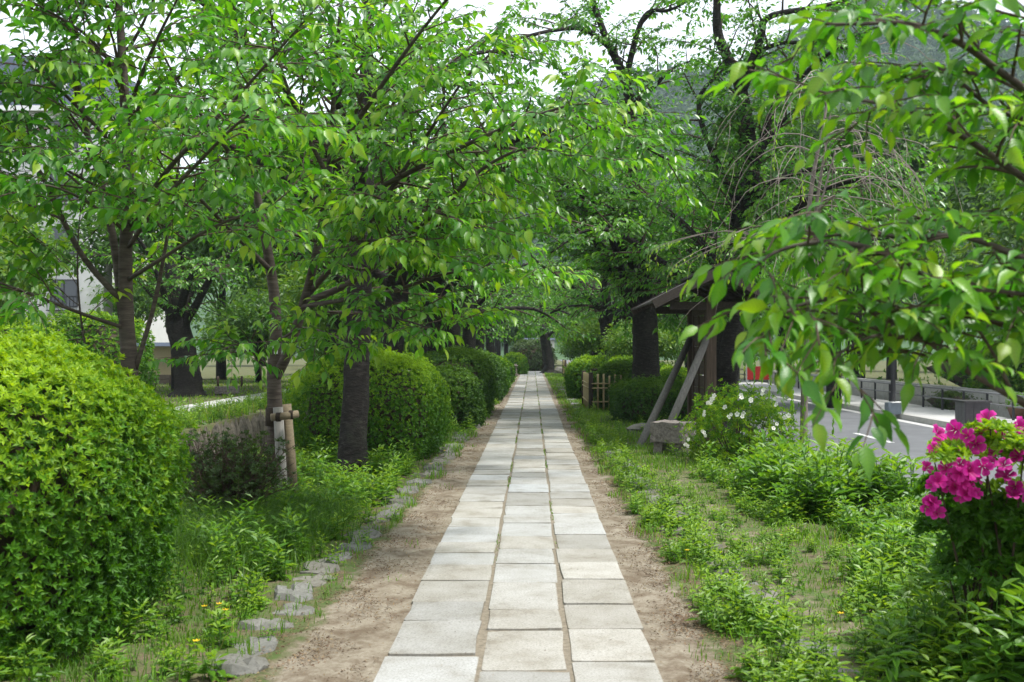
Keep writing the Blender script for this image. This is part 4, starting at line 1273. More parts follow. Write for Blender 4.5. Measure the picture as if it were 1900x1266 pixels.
# right verge
x, y = scatter(72000, .7, 4.6, 4.4, 70)
bare = (x > 1.2) & (x < 2.0) & (y > 5.5) & (y < 13)
keep = (x > r_edge(y)) & (rng.random(len(x)) < np.where(bare, .95, 1) * np.clip(clumpy(x, y, 1.6) * 1.5 + .15, 0, 1))
x, y = x[keep], y[keep]
hh = (.055 + .10 * np.clip(clumpy(x, y, 1.1), 0, 1) * rng.random(len(x))) * np.where((x > 1.2) & (x < 2) & (y < 13), .42, 1)
blades(g, x, y, hh, .0022 + y * .00022, np.clip(.55 + rng.normal(0, .18, len(x)), 0, 1))
# left verge
x, y = scatter(74000, -3.8, -.8, 4.4, 70)
keep = (x < l_edge(y)) & ~((x > -1.56) & (x < -1.20) & (y < 16) & (rng.random(len(x)) < .72)) & (rng.random(len(x)) < np.clip(clumpy(x, y, 1.4) * 1.5 + .15, 0, 1))
x, y = x[keep], y[keep]
hh = (.035 + .10 * np.clip(clumpy(x, y, 1.1), 0, 1) * rng.random(len(x)))
blades(g, x, y, hh, .0022 + y * .00022, np.clip(.45 + rng.normal(0, .18, len(x)), 0, 1))
# thin blades on the dirt and in the joints
x, y = scatter(15000, -1.3, 1.1, 4.5, 60)
keep = ((np.abs(x + .06) > .80) & (clumpy(x, y, 2.3) + .25 * (np.abs(x + .1) - .9) > .80))
x, y = x[keep], y[keep]
blades(g, x, y, rng.uniform(.02, .05, len(x)), .0018 + y * .0002, np.clip(.5 + rng.normal(0, .2, len(x)), 0, 1))
x = np.concatenate([rng.normal(-.265, .008, 3200), rng.normal(.175, .008, 3200)])
_, y = scatter(6400, 0, 1, 7.5, 72)
keep = (np.sin(y * 3.3) + np.sin(y * 1.27 + x * 9) > .35) & (rng.random(len(x)) < np.clip((y - 6) / 10, .15, 1))
x, y = x[keep], y[keep]
blades(g, x, y, rng.uniform(.01, .03, len(x)), .0015 + y * .00018, np.clip(.45 + rng.normal(0, .2, len(x)), 0, 1))
# far bank
x, y = scatter(18000, -16, -6.42, 13, 60)
keep = (x > -8.15) | (x < -9.25)
x, y = x[keep], y[keep]
blades(g, x, y, np.where(x > -8.2, rng.uniform(.08, .3, len(x)), rng.uniform(.05, .12, len(x))), .006 + y * .0002, np.clip(.6 + rng.normal(0, .2, len(x)), 0, 1))
tag(g.build('grass', M['grass']), 'green grass growing on both verges of the path', 'grass', kind='stuff')
# tall fine dark grass under the sparse shrub
g2 = MB()
n = 6500
x = rng.normal(-2.2, .42, n); y = rng.normal(8.6, .75, n)
keep = (x < -1.55) & (x > -3.5)
x, y = x[keep], y[keep]
blades(g2, x, y, rng.uniform(.15, .38, len(x)), .0022, np.clip(.12 + rng.normal(0, .15, len(x)), 0, 1), 1.5)
tag(g2.build('tall_grass', M['grass']), 'tall fine dark grass under the sparse shrub', 'grass', kind='stuff')

def weed_leaves(r, h, nl, leaf, tint, style):
    L = Leaves(); W = MB(); W2 = MB()
    ns = r.integers(2, 5) if style != 'broad' else r.integers(3, 6)
    for s in range(ns):
        az = r.uniform(0, 6.28); ln = h * r.uniform(.65, 1.05)
        c = curve((r.normal(0, .03), r.normal(0, .03), 0), (math.cos(az) * r.uniform(.1, .5), math.sin(az) * r.uniform(.1, .5), 1), ln, 6, -.03, .06)
        W.tube(c, np.linspace(.0035, .0018, 6), 3, cap=False, tint=.3)
        W2.tube(c[[0, 3, 5]], [.0038, .003, .002], 3, cap=False, tint=.3)
        m = nl
        for q in range(m):
            f = .12 + .88 * q / (m - 1)
            xx = f * 5; i = min(int(xx), 4); p = c[i] + (c[i + 1] - c[i]) * (xx - i)
            th = q * 2.4 + r.uniform(-.3, .3)
            el = -.1 + .85 * f ** 2 + r.normal(0, .15)
            a = np.array([[math.cos(th), math.sin(th), el]])
            sz = leaf * (1.05 - .5 * f) * r.uniform(.8, 1.15)
            L.add(p[None] + a * .01, a, np.array([[-.3 * math.cos(th), -.3 * math.sin(th), 1]]) + r.normal(0, .15, (1, 3)), np.array([sz]), np.array([np.clip(tint + .3 * f ** 2 + r.normal(0, .08), 0, 1)]))
    return W, L, W2
def weed_proto(seed, h, nl, leaf, tint, style):
    r = np.random.default_rng(seed)
    W, L, W2 = weed_leaves(r, h, nl, leaf, tint, style)
    fb = MB(); leaf_mesh(fb, L.cat(), {'narrow': TNARROW, 'broad': TMID, 'small': TLO}[style])
    lo = MB(); leaf_mesh(lo, L.cat(), {'narrow': TLON, 'broad': TLO, 'small': TLO}[style])
    return W, fb, lo, W2
protos = [weed_proto(1, .30, 12, .115, .45, 'narrow'), weed_proto(2, .24, 11, .10, .55, 'narrow'), weed_proto(3, .38, 13, .125, .36, 'narrow'), weed_proto(4, .15, 8, .085, .55, 'broad'),
          weed_proto(5, .24, 9, .125, .25, 'broad'), weed_proto(6, .14, 12, .035, .6, 'small'), weed_proto(7, .20, 16, .03, .55, 'small'), weed_proto(8, .12, 8, .06, .55, 'broad')]
def joined(mb, proto, x, y, sc, yaw):
    _, _, fb, W = proto
    for src in (W, fb):
        V = np.concatenate(src.V); Tt = np.concatenate(src.T)
        for i in range(len(x)):
            c, s = math.cos(yaw[i]) * sc[i], math.sin(yaw[i]) * sc[i]
            VV = np.stack([V[:, 0] * c - V[:, 1] * s + x[i], V[:, 0] * s + V[:, 1] * c + y[i], V[:, 2] * sc[i] + float(gz(x[i], y[i]))], 1)
            mb.add(VV, [f for f in src.F], np.clip(Tt + rng.normal(0, .06), 0, 1))
spots = []          # x, y, proto, scale
def sow(n, x0, x1, y0, y1, kinds, s=(.7, 1.2), cond=None):
    x, y = scatter(n, x0, x1, y0, y1)
    for a, b in zip(x, y):
        if cond is None or cond(a, b): spots.append((a, b, int(rng.choice(kinds)), rng.uniform(*s)))
sow(420, .95, 1.32, 4.5, 26, [1, 3, 5, 7, 1], (.55, .95), lambda a, b: a > r_edge(b) - .03 and clumpy(a, b, 2) > .38)
sow(560, 1.6, 4.4, 4.5, 9, [0, 1, 2, 3, 4, 6], (.7, 1.15), lambda a, b: a > 1.55 + .22 * (b - 4.5))
sow(380, 1.9, 4.5, 9, 14, [0, 1, 2, 5, 6, 3], (.7, 1.15), lambda a, b: a > 2.0)
sow(120, 2.3, 3.4, 9.4, 11.8, [2, 4, 4, 4], (1.2, 1.8))
sow(420, 2.9, 4.4, 6.5, 13, [6, 6, 5, 6], (.9, 1.5))
sow(110, 1.95, 3.2, 4.5, 6.4, [2, 2, 4, 0], (1.1, 1.55), lambda a, b: a > 1.9 + .25 * (b - 4.5))
sow(260, 1.25, 2.2, 4.5, 13, [5, 7, 3, 1], (.4, .8))
sow(160, 1.2, 3.2, 14, 30, [0, 1, 3], (.6, 1.0), lambda a, b: a > 1.9 or clumpy(a, b) > .6)
sow(520, -3.5, -1.45, 10, 18, [0, 1, 2, 1, 6], (.7, 1.1), lambda a, b: clumpy(a, b, 1.2) > .3)
sow(240, -3.3, -1.4, 4.8, 10, [1, 3, 5, 7, 6], (.55, 1.0))
sow(70, -2.7, -1.5, 7.0, 10.5, [0, 1, 4, 2], (.7, 1.1))
sow(60, -1.42, -1.2, 4.8, 20, [3, 5, 7, 1], (.4, .7), lambda a, b: clumpy(a, b, 2) > .5)
sow(160, -3.0, -1.0, 18, 45, [0, 1, 3], (.7, 1.1))
sow(300, -8.1, -6.45, 14, 40, [0, 1, 6], (.8, 1.4))
spots = [s for s in spots if not (abs(s[0] - 2.72) < .5 and 15.2 < s[1] < 19)]
spots.sort(key=lambda s: s[1])
# the nearest ones are plants of their own, the rest one mass
near, rest = [], []
for s in spots:
    px = VX + s[0] * F / s[1]; py = VY + H * F / s[1]
    (near if (len(near) < 48 and -10 < px < 1910 and py < 1330 and s[2] != 5 and s[2] != 6) else rest).append(s)
pm = []
for q, (W, fb, _, _) in enumerate(protos):
    a = W.build('stem', M['weed'], link=False); b = fb.build('foliage', M['weed'], link=False)
    pm.append((a.data, b.data)); bpy.data.objects.remove(a); bpy.data.objects.remove(b)
wl = ['tall narrow leaved weed with pale tips', 'bushy narrow leaved weed', 'tall dark narrow leaved weed', 'low broad leaved weed', 'broad leaved dark weed', '', '', 'small broad leaved weed']
for x, y, k, sc in near:
    if x > 0: where = 'among the edging stones right of the path' if x < 1.45 else 'below the magenta azalea' if x > 1.75 and y < 6.6 else 'near the white flowered azalea' if y > 9 else 'in the middle of the right verge'
    else: where = 'at the foot of the huge bright bush' if y < 7 else 'near the staked cherry' if x < -1.6 else 'among the edging stones left of the path'
    o = put(pm[k][0], 'weed', None, (x, y, float(gz(x, y))), (0, 0, rng.uniform(0, 6.28)), sc)
    tag(o, wl[k] + ' ' + where, 'weed', 'weeds ' + where + ': ' + wl[k])
    tag(put(pm[k][1], 'foliage', o, (0, 0, 0)), kind='stuff')
wm = MB()
for k in range(8):
    ss = [s for s in rest if s[2] == k]
    if ss: joined(wm, protos[k], np.array([s[0] for s in ss]), np.array([s[1] for s in ss]), np.array([s[3] for s in ss]), rng.uniform(0, 6.28, len(ss)))
tag(wm.build('undergrowth', M['weed']), 'leafy undergrowth covering both verges', 'undergrowth', kind='stuff')

# fallen bud scales and leaf bits on the dirt
lt = Leaves()
n = 66000
y = 4.3 * np.exp(rng.uniform(0, 1, n) * math.log(40 / 4.3))
sd = rng.random(n) < .5
x = np.where(sd, .60 + np.abs(rng.normal(.27, .13, n)), -.72 - np.abs(rng.normal(.36, .17, n)))
keep = rng.random(n) < np.clip(clumpy(x, y, 2.6) * 1.4 - .1, .06, 1)
x, y = x[keep], y[keep]; n = len(x)
a = rng.normal(0, 1, (n, 3)); a[:, 2] *= .25
lt.add(np.stack([x, y, np.full(n, .010)], 1), a, UP + rng.normal(0, .3, (n, 3)), rng.uniform(.005, .018, n) * (1 + y * .04), rng.uniform(0, 1, n))
n = 500
y = 4.3 * np.exp(rng.uniform(0, 1, n) * math.log(30 / 4.3)); x = rng.uniform(-.7, .58, n)
a = rng.normal(0, 1, (n, 3)); a[:, 2] *= .1
lt.add(np.stack([x, y, np.full(n, .024)], 1), a, UP + rng.normal(0, .2, (n, 3)), rng.uniform(.005, .014, n), rng.uniform(0, 1, n))
lm_ = MB(); leaf_mesh(lm_, lt.cat(), TLON)
tag(lm_.build('leaf_litter', M['litter']), 'brown fallen scales and leaf bits on the dirt edges', 'litter', kind='stuff')

# small yellow flowers on the left verge and right verge
yb = MB()
for k in range(6):
    th = k * math.pi / 3
    yb.add([(0, 0, .10), (.012 * math.cos(th - .4), .012 * math.sin(th - .4), .103), (.018 * math.cos(th), .018 * math.sin(th), .106), (.012 * math.cos(th + .4), .012 * math.sin(th + .4), .103)], np.array([[0, 1, 2, 3]]), .5, 1)
yb.tube(np.array([(0, 0, 0), (.004, 0, .05), (0, 0, .1)]), .0015, 4, 0)
yo = yb.build('yellow_flower', [M['weed'], M['yellow_petal']], link=False)
for q, (px, py) in enumerate([(707, 847), (769, 856), (825, 852), (800, 877), (738, 868), (379, 1163), (407, 1160), (418, 1171), (364, 1236), (1450, 1015), (1560, 1180), (1275, 1050)]):
    d = 3000 / (py - VY)
    o = put(yo.data, 'yellow_flower', None, ((px - VX) * d / F, d, .0), (0, 0, q), rng.uniform(.8, 1.2))
    tag(o, 'tiny yellow flower in the grass on the ' + ('left' if px < 988 else 'right') + ' verge', 'flower', 'tiny yellow flowers on the ' + ('left' if px < 988 else 'right') + ' verge')
bpy.data.objects.remove(yo)

# ------------------------------------------------------------------ stakes of the young tree
def stakes():
    base = np.array([-2.4, 10.45, 0])
    e = empty('tree_support', base, 'two wooden stakes with a roped crossbar holding the young cherry', 'tree support')
    b = MB(); b.tube(np.array([P(527, 940, 10.35), P(521, 850, 10.35), P(516, 756, 10.35)]), [.052, .05, .048], 10, rough=.02); b.build('stake', M['wood_pale'], e, True, base)
    b = MB(); b.tube(np.array([P(545, 930, 10.45), P(539, 840, 10.45), P(532, 750, 10.45)]), [.05, .048, .045], 10, rough=.02)
    tag(b.build('stake', M['wood_tan'], e, True, base))
    b = MB(); b.tube(np.array([P(503, 775, 10.18), P(530, 772, 10.24), P(553, 768, 10.30)]), [.036, .037, .036], 12, rough=.02); b.build('crossbar', M['wood_tan'], e, True, base)
    for px, py, d, rr in [(517, 774, 10.2, .04), (541, 770, 10.27, .04)]:
        b = MB(); c = P(px, py, d)
        for q in range(4):
            th = np.linspace(0, 2 * math.pi, 13)
            pts = np.stack([np.full(13, c[0] - .018 + q * .011), c[1] + rr * np.cos(th), c[2] + rr * np.sin(th)], 1)
            b.tube(pts, .0055, 5)
        b.build('rope', M['rope'], e, True, base)
    b = MB(); b.tube(np.array([P(511, 790, 10.47), P(511, 757, 10.47)]), [.098, .096], 14, rough=.02); b.build('wrapping', M['rope'], e, True, base)
stakes()
tb_ = MB(); c = P(512, 651, 10.45); tb_.box(c[0] - .018, c[0] + .018, c[1] - .004, c[1], c[2] - .03, c[2] + .03)
o = tb_.build('tag', M['white'], tree2, origin=np.array(tree2.location)); o.location = (0, 0, 0)

# ------------------------------------------------------------------ notice board with a roof
def notice_board():
    X0, Y0, Y1 = 2.72, 16.45, 18.35
    base = np.array([X0, (Y0 + Y1) / 2, 0])
    e = empty('notice_board', base, 'dark wooden roofed notice board propped by two leaning braces', 'notice board')
    def part(name, mat, fn, smooth=False):
        b = MB(); fn(b); return b.build(name, M[mat], e, smooth, base)
    for yy in (Y0, Y1): part('post', 'wood', lambda b, yy=yy: b.box(X0 - .075, X0 + .075, yy - .075, yy + .075, -.1, 2.28))
    z = .42
    k = 0
    while z < 2.05:
        h = [.22, .25, .20, .24, .22, .26, .23, .2][k % 8]
        part('plank', 'wood_h', lambda b, z=z, h=h, k=k: b.box(X0 - .016 - .004 * (k % 2), X0 + .016, Y0 + .078, Y1 - .078, z, z + h - .012)); z += h; k += 1
    for k in range(3): part('batten', 'wood', lambda b, k=k: b.box(X0 - .045, X0 - .022, Y0 + .35 + k * .6, Y0 + .40 + k * .6, .42, 2.05))
    # braces
    for a, c in (((X0 - .05, Y1 - .1, 1.66), (1.66, 16.75, -.02)), ((X0 - .05, Y0 - .02, 1.68), (1.86, 15.95, -.02))):
        part('brace', 'wood_grey', lambda b, a=a, c=c: b.tube(np.array([c, (np.array(a) + np.array(c)) / 2, a]), [.062, .06, .056], 10, rough=.02), True)
    # cross beams and ridge
    for yy in (Y0, Y1): part('cross_beam', 'wood_brown', lambda b, yy=yy: b.box(X0 - .62, X0 + .62, yy - .06, yy + .06, 2.10, 2.22))
    part('ridge_beam', 'wood_brown', lambda b: b.box(X0 - .05, X0 + .05, Y0 - .62, Y1 + .62, 2.52, 2.62))
    for s in (-1, 1): part('purlin', 'wood_brown', lambda b, s=s: b.box(X0 + s * .55 - .05, X0 + s * .55 + .05, Y0 - .58, Y1 + .58, 2.223, 2.30))
    # roof boards, each plank, slope down to either eave
    ya, yb = Y0 - .72, Y1 + .72
    tilt = math.atan2(.54, 1.06)
    for s in (-1, 1):
        n = 15
        for k in range(n):
            y0 = ya + (yb - ya) * k / n; y1 = ya + (yb - ya) * (k + 1) / n - .008
            Mx = Matrix.Translation((X0, 0, 2.68)) @ Matrix.Rotation(s * tilt, 4, 'Y')
            part('roof_board', 'wood_roof', lambda b, y0=y0, y1=y1, Mx=Mx, k=k: b.box(.0 if s > 0 else -1.06, 1.06 if s > 0 else .0, y0, y1, -.014, .012 + .006 * (k % 2), M=Mx))
        Mx = Matrix.Translation((X0, 0, 2.68)) @ Matrix.Rotation(s * tilt, 4, 'Y')
        for yy in (ya - .02, yb + .02): part('bargeboard', 'wood_brown', lambda b, Mx=Mx, yy=yy, s=s: b.box(min(0, s * 1.09), max(0, s * 1.09), yy - .02, yy + .02, -.10, .03, M=Mx))
        for k in range(5):
            yy = ya + .35 + (yb - ya - .7) * k / 4
            part('rafter', 'wood_brown', lambda b, Mx=Mx, yy=yy, s=s: b.box(min(s * .05, s * 1.03), max(s * .05, s * 1.03), yy - .025, yy + .025, -.065, -.016, M=Mx))
    part('ridge_cap', 'wood_roof', lambda b: b.box(X0 - .10, X0 + .10, ya - .03, yb + .03, 2.69, 2.735))
notice_board()

def block_mesh(seed, sx, sy, sz, mat, jit=.012, nseg=5):
    """rough hewn block"""
    r = np.random.default_rng(seed)
    bm_V = {}
    b = MB()
    def vid(i, j, k):
        return np.array([(i / nseg - .5) * sx, (j / nseg - .5) * sy, (k / nseg) * sz])
    def grid(fn):
        pts = np.array([[fn(u, v) for v in range(nseg + 1)] for u in range(nseg + 1)]).reshape(-1, 3)
        key = np.round(pts * 1000).astype(int)
        off = np.array([np.random.default_rng(abs(int(q[0] * 73856093 ^ q[1] * 19349663 ^ q[2] * 83492791)) % (2 ** 31) + seed).normal(0, jit, 3) for q in key])
        i = np.arange((nseg + 1) ** 2).reshape(nseg + 1, nseg + 1)
        return pts + off, np.stack([i[:-1, :-1], i[:-1, 1:], i[1:, 1:], i[1:, :-1]], -1).reshape(-1, 4)
    for fn, flip in ((lambda u, v: vid(u, v, nseg), 1), (lambda u, v: vid(u, v, 0), 0), (lambda u, v: vid(u, 0, v), 1), (lambda u, v: vid(u, nseg, v), 0), (lambda u, v: vid(0, u, v), 0), (lambda u, v: vid(nseg, u, v), 1)):
        V, f = grid(fn)
        b.add(V, f[:, ::-1] if flip else f)
    return b

def stone_bench(label, x, y, rz, sx, sy, sz, leg, seed):
    e = empty('stone_bench', (x, y, 0), label, 'bench')
    e.rotation_euler = (0, 0, rz)
    o = block_mesh(seed, sx, sy, sz, 'bench_stone', .006).build('seat', M['bench_stone'], e); o.location = (0, 0, leg)
    for s in (-1, 1):
        o = block_mesh(seed + s + 5, .14, sy * .7, leg + .05, 'bench_stone', .006, 3).build('leg', M['bench_stone'], e); o.location = (s * sx * .33, 0, -.05)
stone_bench('rough granite block bench beside the leaning braces', 2.02, 15.45, R(-38), .52, .42, .29, .17, 3)
stone_bench('pale stone bench on the lawn across the canal', -10.0, 35.3, R(12), .75, .4, .22, .05, 13)

# floodlight behind the bench and the stone under the brace foot
e = empty('floodlight', P(1274, 800, 17.4) * np.array([1, 1, 0]), 'small dark floodlight on the ground under the notice board', 'floodlight')
b = MB(); b.box(-.09, .09, -.05, .05, .12, .30); b.build('housing', M['metal_dark'], e)
b = MB(); b.box(-.075, .075, -.058, -.052, .135, .285); b.build('lens', M['glass'], e)
b = MB(); b.box(-.115, -.095, -.015, .015, 0, .22); b.box(.095, .115, -.015, .015, 0, .22); b.box(-.115, .115, -.015, .015, -.02, 0); b.build('bracket', M['metal_dark'], e)
o = put(rock_mesh(77), 'flat_stone', None, (1.62, 16.55, .0), (0, 0, .3), (.28, .2, .07)); tag(o, 'flat pale stone at the foot of the leaning brace', 'stone')
o = put(rock_mesh(78), 'boulder', None, (1.98, 19.6, .02), (0, 0, .3), (.5, .4, .28)); tag(o, 'low brown boulder in front of the dark clipped bush', 'stone')

# ------------------------------------------------------------------ bamboo fence
def bamboo_fence(label, X0, Y0, ylen, xlen, n_side, n_front):
    base = np.array([X0, Y0, 0])
    e = empty('bamboo_fence', base, label, 'fence')
    b = MB(); b.tube(np.array([(0, 0, -.05), (0, 0, .45), (0, 0, .93)]), [.055, .055, .052], 10); b.build('post', M['rope'], e, True)
    b = MB(); b.tube(np.array([(-.05, ylen, -.05), (-.05, ylen, .45), (-.05, ylen, .93)]), [.055, .055, .052], 10); b.build('post', M['rope'], e, True)
    b = MB(); b.tube(np.array([(xlen, .05, -.05), (xlen, .05, .93)]), [.055, .052], 10); b.build('post', M['rope'], e, True)
    vb = MB(); vb.tube(np.array([(0, 0, .0), (0, 0, .30), (0, 0, .31), (0, 0, .6), (0, 0, .61), (0, 0, .88)]), [.024, .024, .027, .024, .027, .024], 8)
    v0 = vb.build('bamboo_pole', M['bamboo'], e, True); v0.location = (-.03, .12, 0)
    for k in range(1, n_side): put(v0.data, 'bamboo_pole', e, (-.03 - .02 * k / n_side, .12 + (ylen - .2) * k / n_side, rng.normal(0, .01)))
    for k in range(n_front): put(v0.data, 'bamboo_pole', e, (.10 + (xlen - .15) * (k + .5) / n_front, .0, rng.normal(0, .01)))
    for z in (.22, .55, .66):
        b = MB(); b.tube(np.array([(.0, -.035, z), (xlen, -.035, z + .01)]), [.017, .017], 8); b.build('rail', M['bamboo'], e, True)
        b = MB(); b.tube(np.array([(-.065, 0, z), (-.08, ylen, z)]), [.017, .017], 8); b.build('rail', M['bamboo'], e, True)
bamboo_fence('bamboo fence with a black post at the corner, beside the path', 1.42, 26.2, 2.6, .85, 40, 5)
bamboo_fence('farther bamboo fence near the leaning old tree', 1.75, 57, 2.4, .9, 24, 5)

# ------------------------------------------------------------------ far end of the path
def gable_wall(label, x0, x1, y, h, mat, cope='rooftile', dado=None, name='wall', ry=0, rz=0):
    e = empty(name, ((x0 + x1) / 2, y, 0), label, 'wall')
    e.rotation_euler = (0, 0, rz)
    w2 = (x1 - x0) / 2
    z0 = -.1
    if dado:
        b = MB(); b.box(-w2, w2, -.13, .13, -.1, dado); b.build('dado', M['dado'], e); z0 = dado
    b = MB(); b.box(-w2, w2, -.10, .10, z0, h); b.build('panel', M[mat], e)
    b = MB(); b.add([(-w2 - .05, -.25, h), (w2 + .05, -.25, h), (w2 + .05, 0, h + .16), (-w2 - .05, 0, h + .16), (-w2 - .05, .25, h), (w2 + .05, .25, h)],
                    [np.array([(0, 1, 2, 3), (3, 2, 5, 4), (0, 4, 5, 1)]), np.array([(0, 3, 4), (1, 5, 2)])]); b.build('coping', M[cope], e)
    return e
gable_wall('white wall closing the view at the end of the path', -.6, 1.7, 84, 2.2, 'plaster_white')
gable_wall('tan plastered wall with dark tiled coping across the canal', -18.2, -14.65, 45.5, 1.62, 'plaster', dado=.42)
o = put(rock_mesh(81), 'standing_stone', None, (1.6, 64.5, .1), (.2, .25, .3), (.7, .5, .75)); tag(o, 'leaning grey stone at the foot of the farthest old tree', 'stone')
e = empty('stone_lantern', (-.95, 60, 0), 'small dark stone post beside the end of the path', 'stone post')
b = MB(); b.tube(np.array([(0, 0, -.05), (0, 0, .12), (0, 0, .13), (0, 0, .55), (0, 0, .56), (0, 0, .68)]), [.18, .17, .10, .09, .17, .04], 8); b.build('post', M['wall_stone'], e)

# ------------------------------------------------------------------ across the canal
cw = empty('canal_wall', (-6.36, 14, -1.4), 'canal wall of upright dark stones below the far bank', 'wall')
y = 0.0
while y < 34:
    wd = rng.uniform(.17, .34)
    o = put(rocks[int(rng.integers(8))], 'stone', cw, (rng.normal(.02, .02), y + wd / 2, .70 + rng.normal(0, .03)), (rng.normal(0, .03), rng.normal(.04, .02), rng.normal(0, .08)), (.24, wd * 1.02, 1.42 + rng.normal(0, .08)))
    y += wd
for o in cw.children:
    o.material_slots[0].link = 'OBJECT'; o.material_slots[0].material = M['wall_stone']
b = MB(); b.tube(np.array([(-6.5, 18.45, -.10), (-6.05, 18.4, -.12)]), [.03, .03], 10); tag(b.build('drain_pipe', M['white']), 'short white pipe sticking out over the canal', 'pipe')

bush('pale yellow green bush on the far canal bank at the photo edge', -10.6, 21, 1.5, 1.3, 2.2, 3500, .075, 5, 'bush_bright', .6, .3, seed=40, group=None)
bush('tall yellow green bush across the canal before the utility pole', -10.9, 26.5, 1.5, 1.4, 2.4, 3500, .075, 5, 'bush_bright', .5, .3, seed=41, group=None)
e = empty('utility_pole', (-15.75, 40, 0), 'utility pole with yellow and black striped guard', 'utility pole')
b = MB(); b.tube(np.array([(0, 0, -.1), (0, 0, 4), (0, 0, 9)]), [.17, .15, .12], 14); b.build('shaft', M['pole'], e, True)
for k in range(8):
    th = np.linspace(2 * math.pi * k / 8, 2 * math.pi * (k + 1) / 8, 4)
    b = MB(); V = [(.18 * math.cos(a), .18 * math.sin(a), z) for z in (.45, 1.30) for a in th]
    b.add(V, np.array([(i, i + 1, i + 5, i + 4) for i in range(3)])); b.build('guard_stripe', M['yellow'] if k % 2 else M['black'], e)
e = empty('rope_fence', (-13.8, 43, 0), 'low timber post fence in front of the tan wall', 'fence')
for k in range(5):
    b = MB(); b.tube(np.array([(-1.6 + k * .95, 0, -.05), (-1.6 + k * .95, 0, .42)]), [.05, .048], 8); b.build('post', M['wood'], e, True)
b = MB(); b.tube(np.array([(-1.6 + i * .2375, -.02, .33 - .05 * math.sin(math.pi * (i % 4) / 4)) for i in range(17)]), .012, 5); b.build('rope', M['rope'], e, True)

def building():
    x0, x1, y0, y1 = -38, -23, 58, 70
    base = np.array([(x0 + x1) / 2, y0, 0])
    e = empty('apartment_building', base, 'white apartment building with dark slate mansard roof behind the trees', 'building')
    hw = 14.4
    b = MB(); b.box(x0, x1, y0, y1, -.2, hw); b.build('wall', M['plaster_white'], e, origin=base)
    b = MB()
    V = [(x0 - .3, y0 - .3, hw), (x1 + .3, y0 - .3, hw), (x1 + .3, y1, hw), (x0 - .3, y1, hw), (x0 + 1, y0 + 1.3, hw + 3.2), (x1 - 1, y0 + 1.3, hw + 3.2), (x1 - 1, y1 - 1, hw + 3.2), (x0 + 1, y1 - 1, hw + 3.2)]
    b.add(V, np.array([(0, 1, 5, 4), (1, 2, 6, 5), (2, 3, 7, 6), (3, 0, 4, 7), (4, 5, 6, 7), (3, 2, 1, 0)])); rf = b.build('roof', M['rooftile'], e, origin=base)
    b = MB(); b.box(x0 - .4, x1 + .4, y0 - .45, y0 - .305, hw - .15, hw + .12); b.build('gutter', M['white'], e, origin=base)
    for xx in (x1 - 3, x1 - 7.5, x1 - 12):
        b = MB(); b.box(xx - .8, xx + .8, y0 + .1, y0 + 2.2, hw + .6, hw + 2.5); d = b.build('dormer', M['plaster_white'], e, origin=base)
        b = MB(); b.box(xx - .55, xx - .02, y0 + .05, y0 + .098, hw + .8, hw + 2.3); b.box(xx + .02, xx + .55, y0 + .05, y0 + .098, hw + .8, hw + 2.3); b.build('pane', M['glass'], d, origin=base)
    for fl in range(5):
        for k in range(4):
            xx = x1 - 2.2 - k * 3.6; z = .9 + fl * 2.85
            b = MB()
            for q in (-.75, .69): b.box(xx + q, xx + q + .06, y0 - .06, y0 - .003, z, z + 1.5)
            b.box(xx - .69, xx + .69, y0 - .06, y0 - .003, z, z + .06); b.box(xx - .69, xx + .69, y0 - .06, y0 - .003, z + 1.44, z + 1.5); b.box(xx - .03, xx + .03, y0 - .055, y0 - .003, z + .06, z + 1.44)
            wf = b.build('window', M['metal_dark'], e, origin=base)
            b = MB(); b.box(xx - .69, xx - .03, y0 - .03, y0 - .003, z + .06, z + 1.44); b.box(xx + .03, xx + .69, y0 - .03, y0 - .003, z + .06, z + 1.44); b.build('pane', M['glass'], wf, origin=base)
            b = MB()
            for q in range(9): b.box(xx - .8 + q * .2, xx - .78 + q * .2, y0 - .30, y0 - .28, z - .15, z + .55)
            b.box(xx - .85, xx + .85, y0 - .32, y0 - .26, z + .55, z + .6); b.box(xx - .85, xx + .85, y0 - .32, y0 - .005, z - .2, z - .15); b.build('railing', M['metal_dark'], wf, origin=base)
building()

# ------------------------------------------------------------------ across the road
e = empty('roadside_railing', (11.6, 14, -.22), 'low grey metal railing along the pavement across the road', 'railing')
pb = MB(); pb.box(-.025, .025, -.025, .025, 0, .60); p0 = pb.build('post', M['metal_dark'], e)
for k in range(1, 34): put(p0.data, 'post', e, (0, k * 1.5, 0))
for z in (.60, .33):
    b = MB(); b.tube(np.array([(0, -.3, z), (0, 25, z), (0, 50, z)]), .024, 8); b.build('rail', M['metal'], e, True)
rw = empty('roadside_wall', (12.5, 12, -.25), 'low grey stone wall under the hedge across the road', 'wall')
b = MB(); b.box(0, .3, 0, 50, -.1, .62); b.build('coping', M['kerb'], rw)
sb = []
for q in range(4):
    o = block_mesh(200 + q, .12, 1, .66, 'kerb', .012, 3).build('stone', M['kerb'], link=False); sb.append(o.data); bpy.data.objects.remove(o)
y = 0.05
while y < 50:
    wd = rng.uniform(.5, .9); put(sb[int(rng.integers(4))], 'stone', rw, (-.07, y + wd / 2, -.08), (0, 0, 0), (1, wd - .02, 1)); y += wd
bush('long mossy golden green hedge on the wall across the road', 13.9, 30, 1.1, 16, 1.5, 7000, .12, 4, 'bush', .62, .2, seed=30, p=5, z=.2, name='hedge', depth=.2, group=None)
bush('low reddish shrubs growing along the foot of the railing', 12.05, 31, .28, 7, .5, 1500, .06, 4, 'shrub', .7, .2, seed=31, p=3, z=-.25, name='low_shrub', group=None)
e = empty('pillar', (9.35, 22.9, -.25), 'dark tiled square pillar at the kerb across the road', 'pillar')
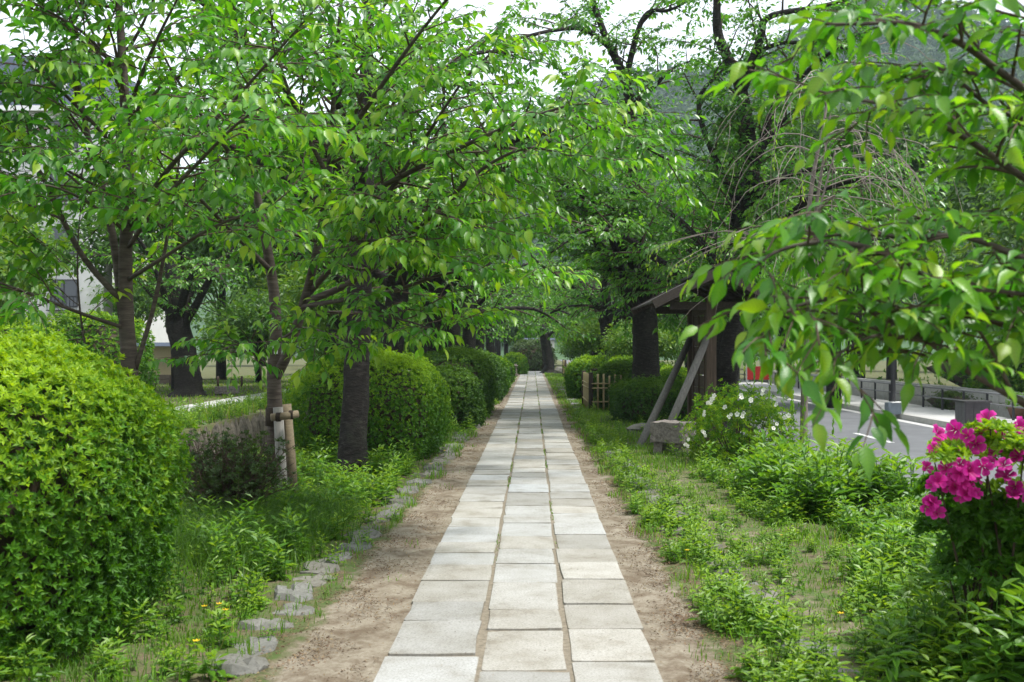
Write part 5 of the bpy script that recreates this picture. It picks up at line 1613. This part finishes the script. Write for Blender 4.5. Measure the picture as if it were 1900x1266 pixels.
b = MB(); b.box(-.26, .26, -.26, .26, 0, .62); b.build('core', M['tile_dark'], e)
tl = MB(); tl.box(-.082, .082, -.006, .006, -.06, .06); t0 = tl.build('tile', M['tile_grey'], link=False)
for k in range(5):
    for q in range(3):
        put(t0.data, 'tile', e, (-.266, -.173 + q * .173, .062 + k * .124), (0, 0, R(90)))
        o = put(t0.data, 'tile', e, (-.173 + q * .173, -.266, .062 + k * .124))
        o.material_slots[0].link = 'OBJECT'; o.material_slots[0].material = M['tile_dark']
bpy.data.objects.remove(t0)
b = MB(); b.box(-.29, .29, -.29, .29, .621, .66); b.build('cap', M['tile_dark'], e)
e = empty('lamp_post', P(1657, 768, 28.6) * np.array([1, 1, 0]) + np.array([0, 0, -.22]), 'dark post on a blue grey base box beside the kerb', 'post')
b = MB(); b.box(-.17, .17, -.17, .17, 0, .30); b.build('base', M['grey_box'], e)
b = MB(); b.tube(np.array([(0, 0, .3), (0, 0, 1.6), (0, 0, 3.2)]), [.07, .06, .05], 10); b.build('pole', M['metal_dark'], e, True)
b = MB(); b.box(-.1, .34, -.22, .1, .302, .325); b.build('lid', M['white'], e)
e = empty('flower_pot', (12.05, 26.7, -.22), 'brown flower pot with a small plant by the railing', 'flower pot')
b = MB(); b.tube(np.array([(0, 0, 0), (0, 0, .22), (0, 0, .25), (0, 0, .28)]), [.18, .26, .28, .28], 14); b.build('pot', M['terracotta'], e, True)
L = Leaves(); r = np.random.default_rng(2); S, Nn = dome(.25, .25, .35, 70, r); whorls(S + np.array([0, 0, .25]), Nn, .08, 4, np.full(len(S), .5), L, r); b = MB(); leaf_mesh(b, L.cat(), TMID); tag(b.build('foliage', M['weed'], e), kind='stuff')
# red barrier and signs far along the road
e = empty('barrier', (11.0, 53, -.35), 'red and orange barrier standing on the far road', 'barrier')
for k in range(3):
    b = MB(); b.box(-.45 + k * .4, -.15 + k * .4, -.03, .03, .35, 1.0); b.build('board', M['red'], e)
b = MB()
for xx in (-.45, .62): b.tube(np.array([(xx, 0, 0), (xx, 0, 1.05)]), .03, 6)
b.build('frame', M['white'], e)
e = empty('parked_van', (7.9, 95, -.35), 'white van with red panel parked far along the road', 'van')
b = MB(); b.box(-.85, .85, -2.2, 2.0, .35, 1.25); b.box(-.80, .80, -2.0, 2.05, 1.25, 1.95); b.build('body', M['white'], e)
b = MB(); b.box(-.7, .7, -2.05, -2.003, 1.3, 1.85); b.build('windscreen', M['glass'], e)
b = MB(); b.box(-.86, .86, -2.24, -2.203, .75, 1.1); b.build('panel', M['red'], e)
for sx in (-.8, .8):
    for sy in (-1.4, 1.3):
        b = MB(); b.tube(np.array([(sx - .09, sy, .32), (sx + .09, sy, .32)]), .32, 14); b.build('wheel', M['black'], e, True)
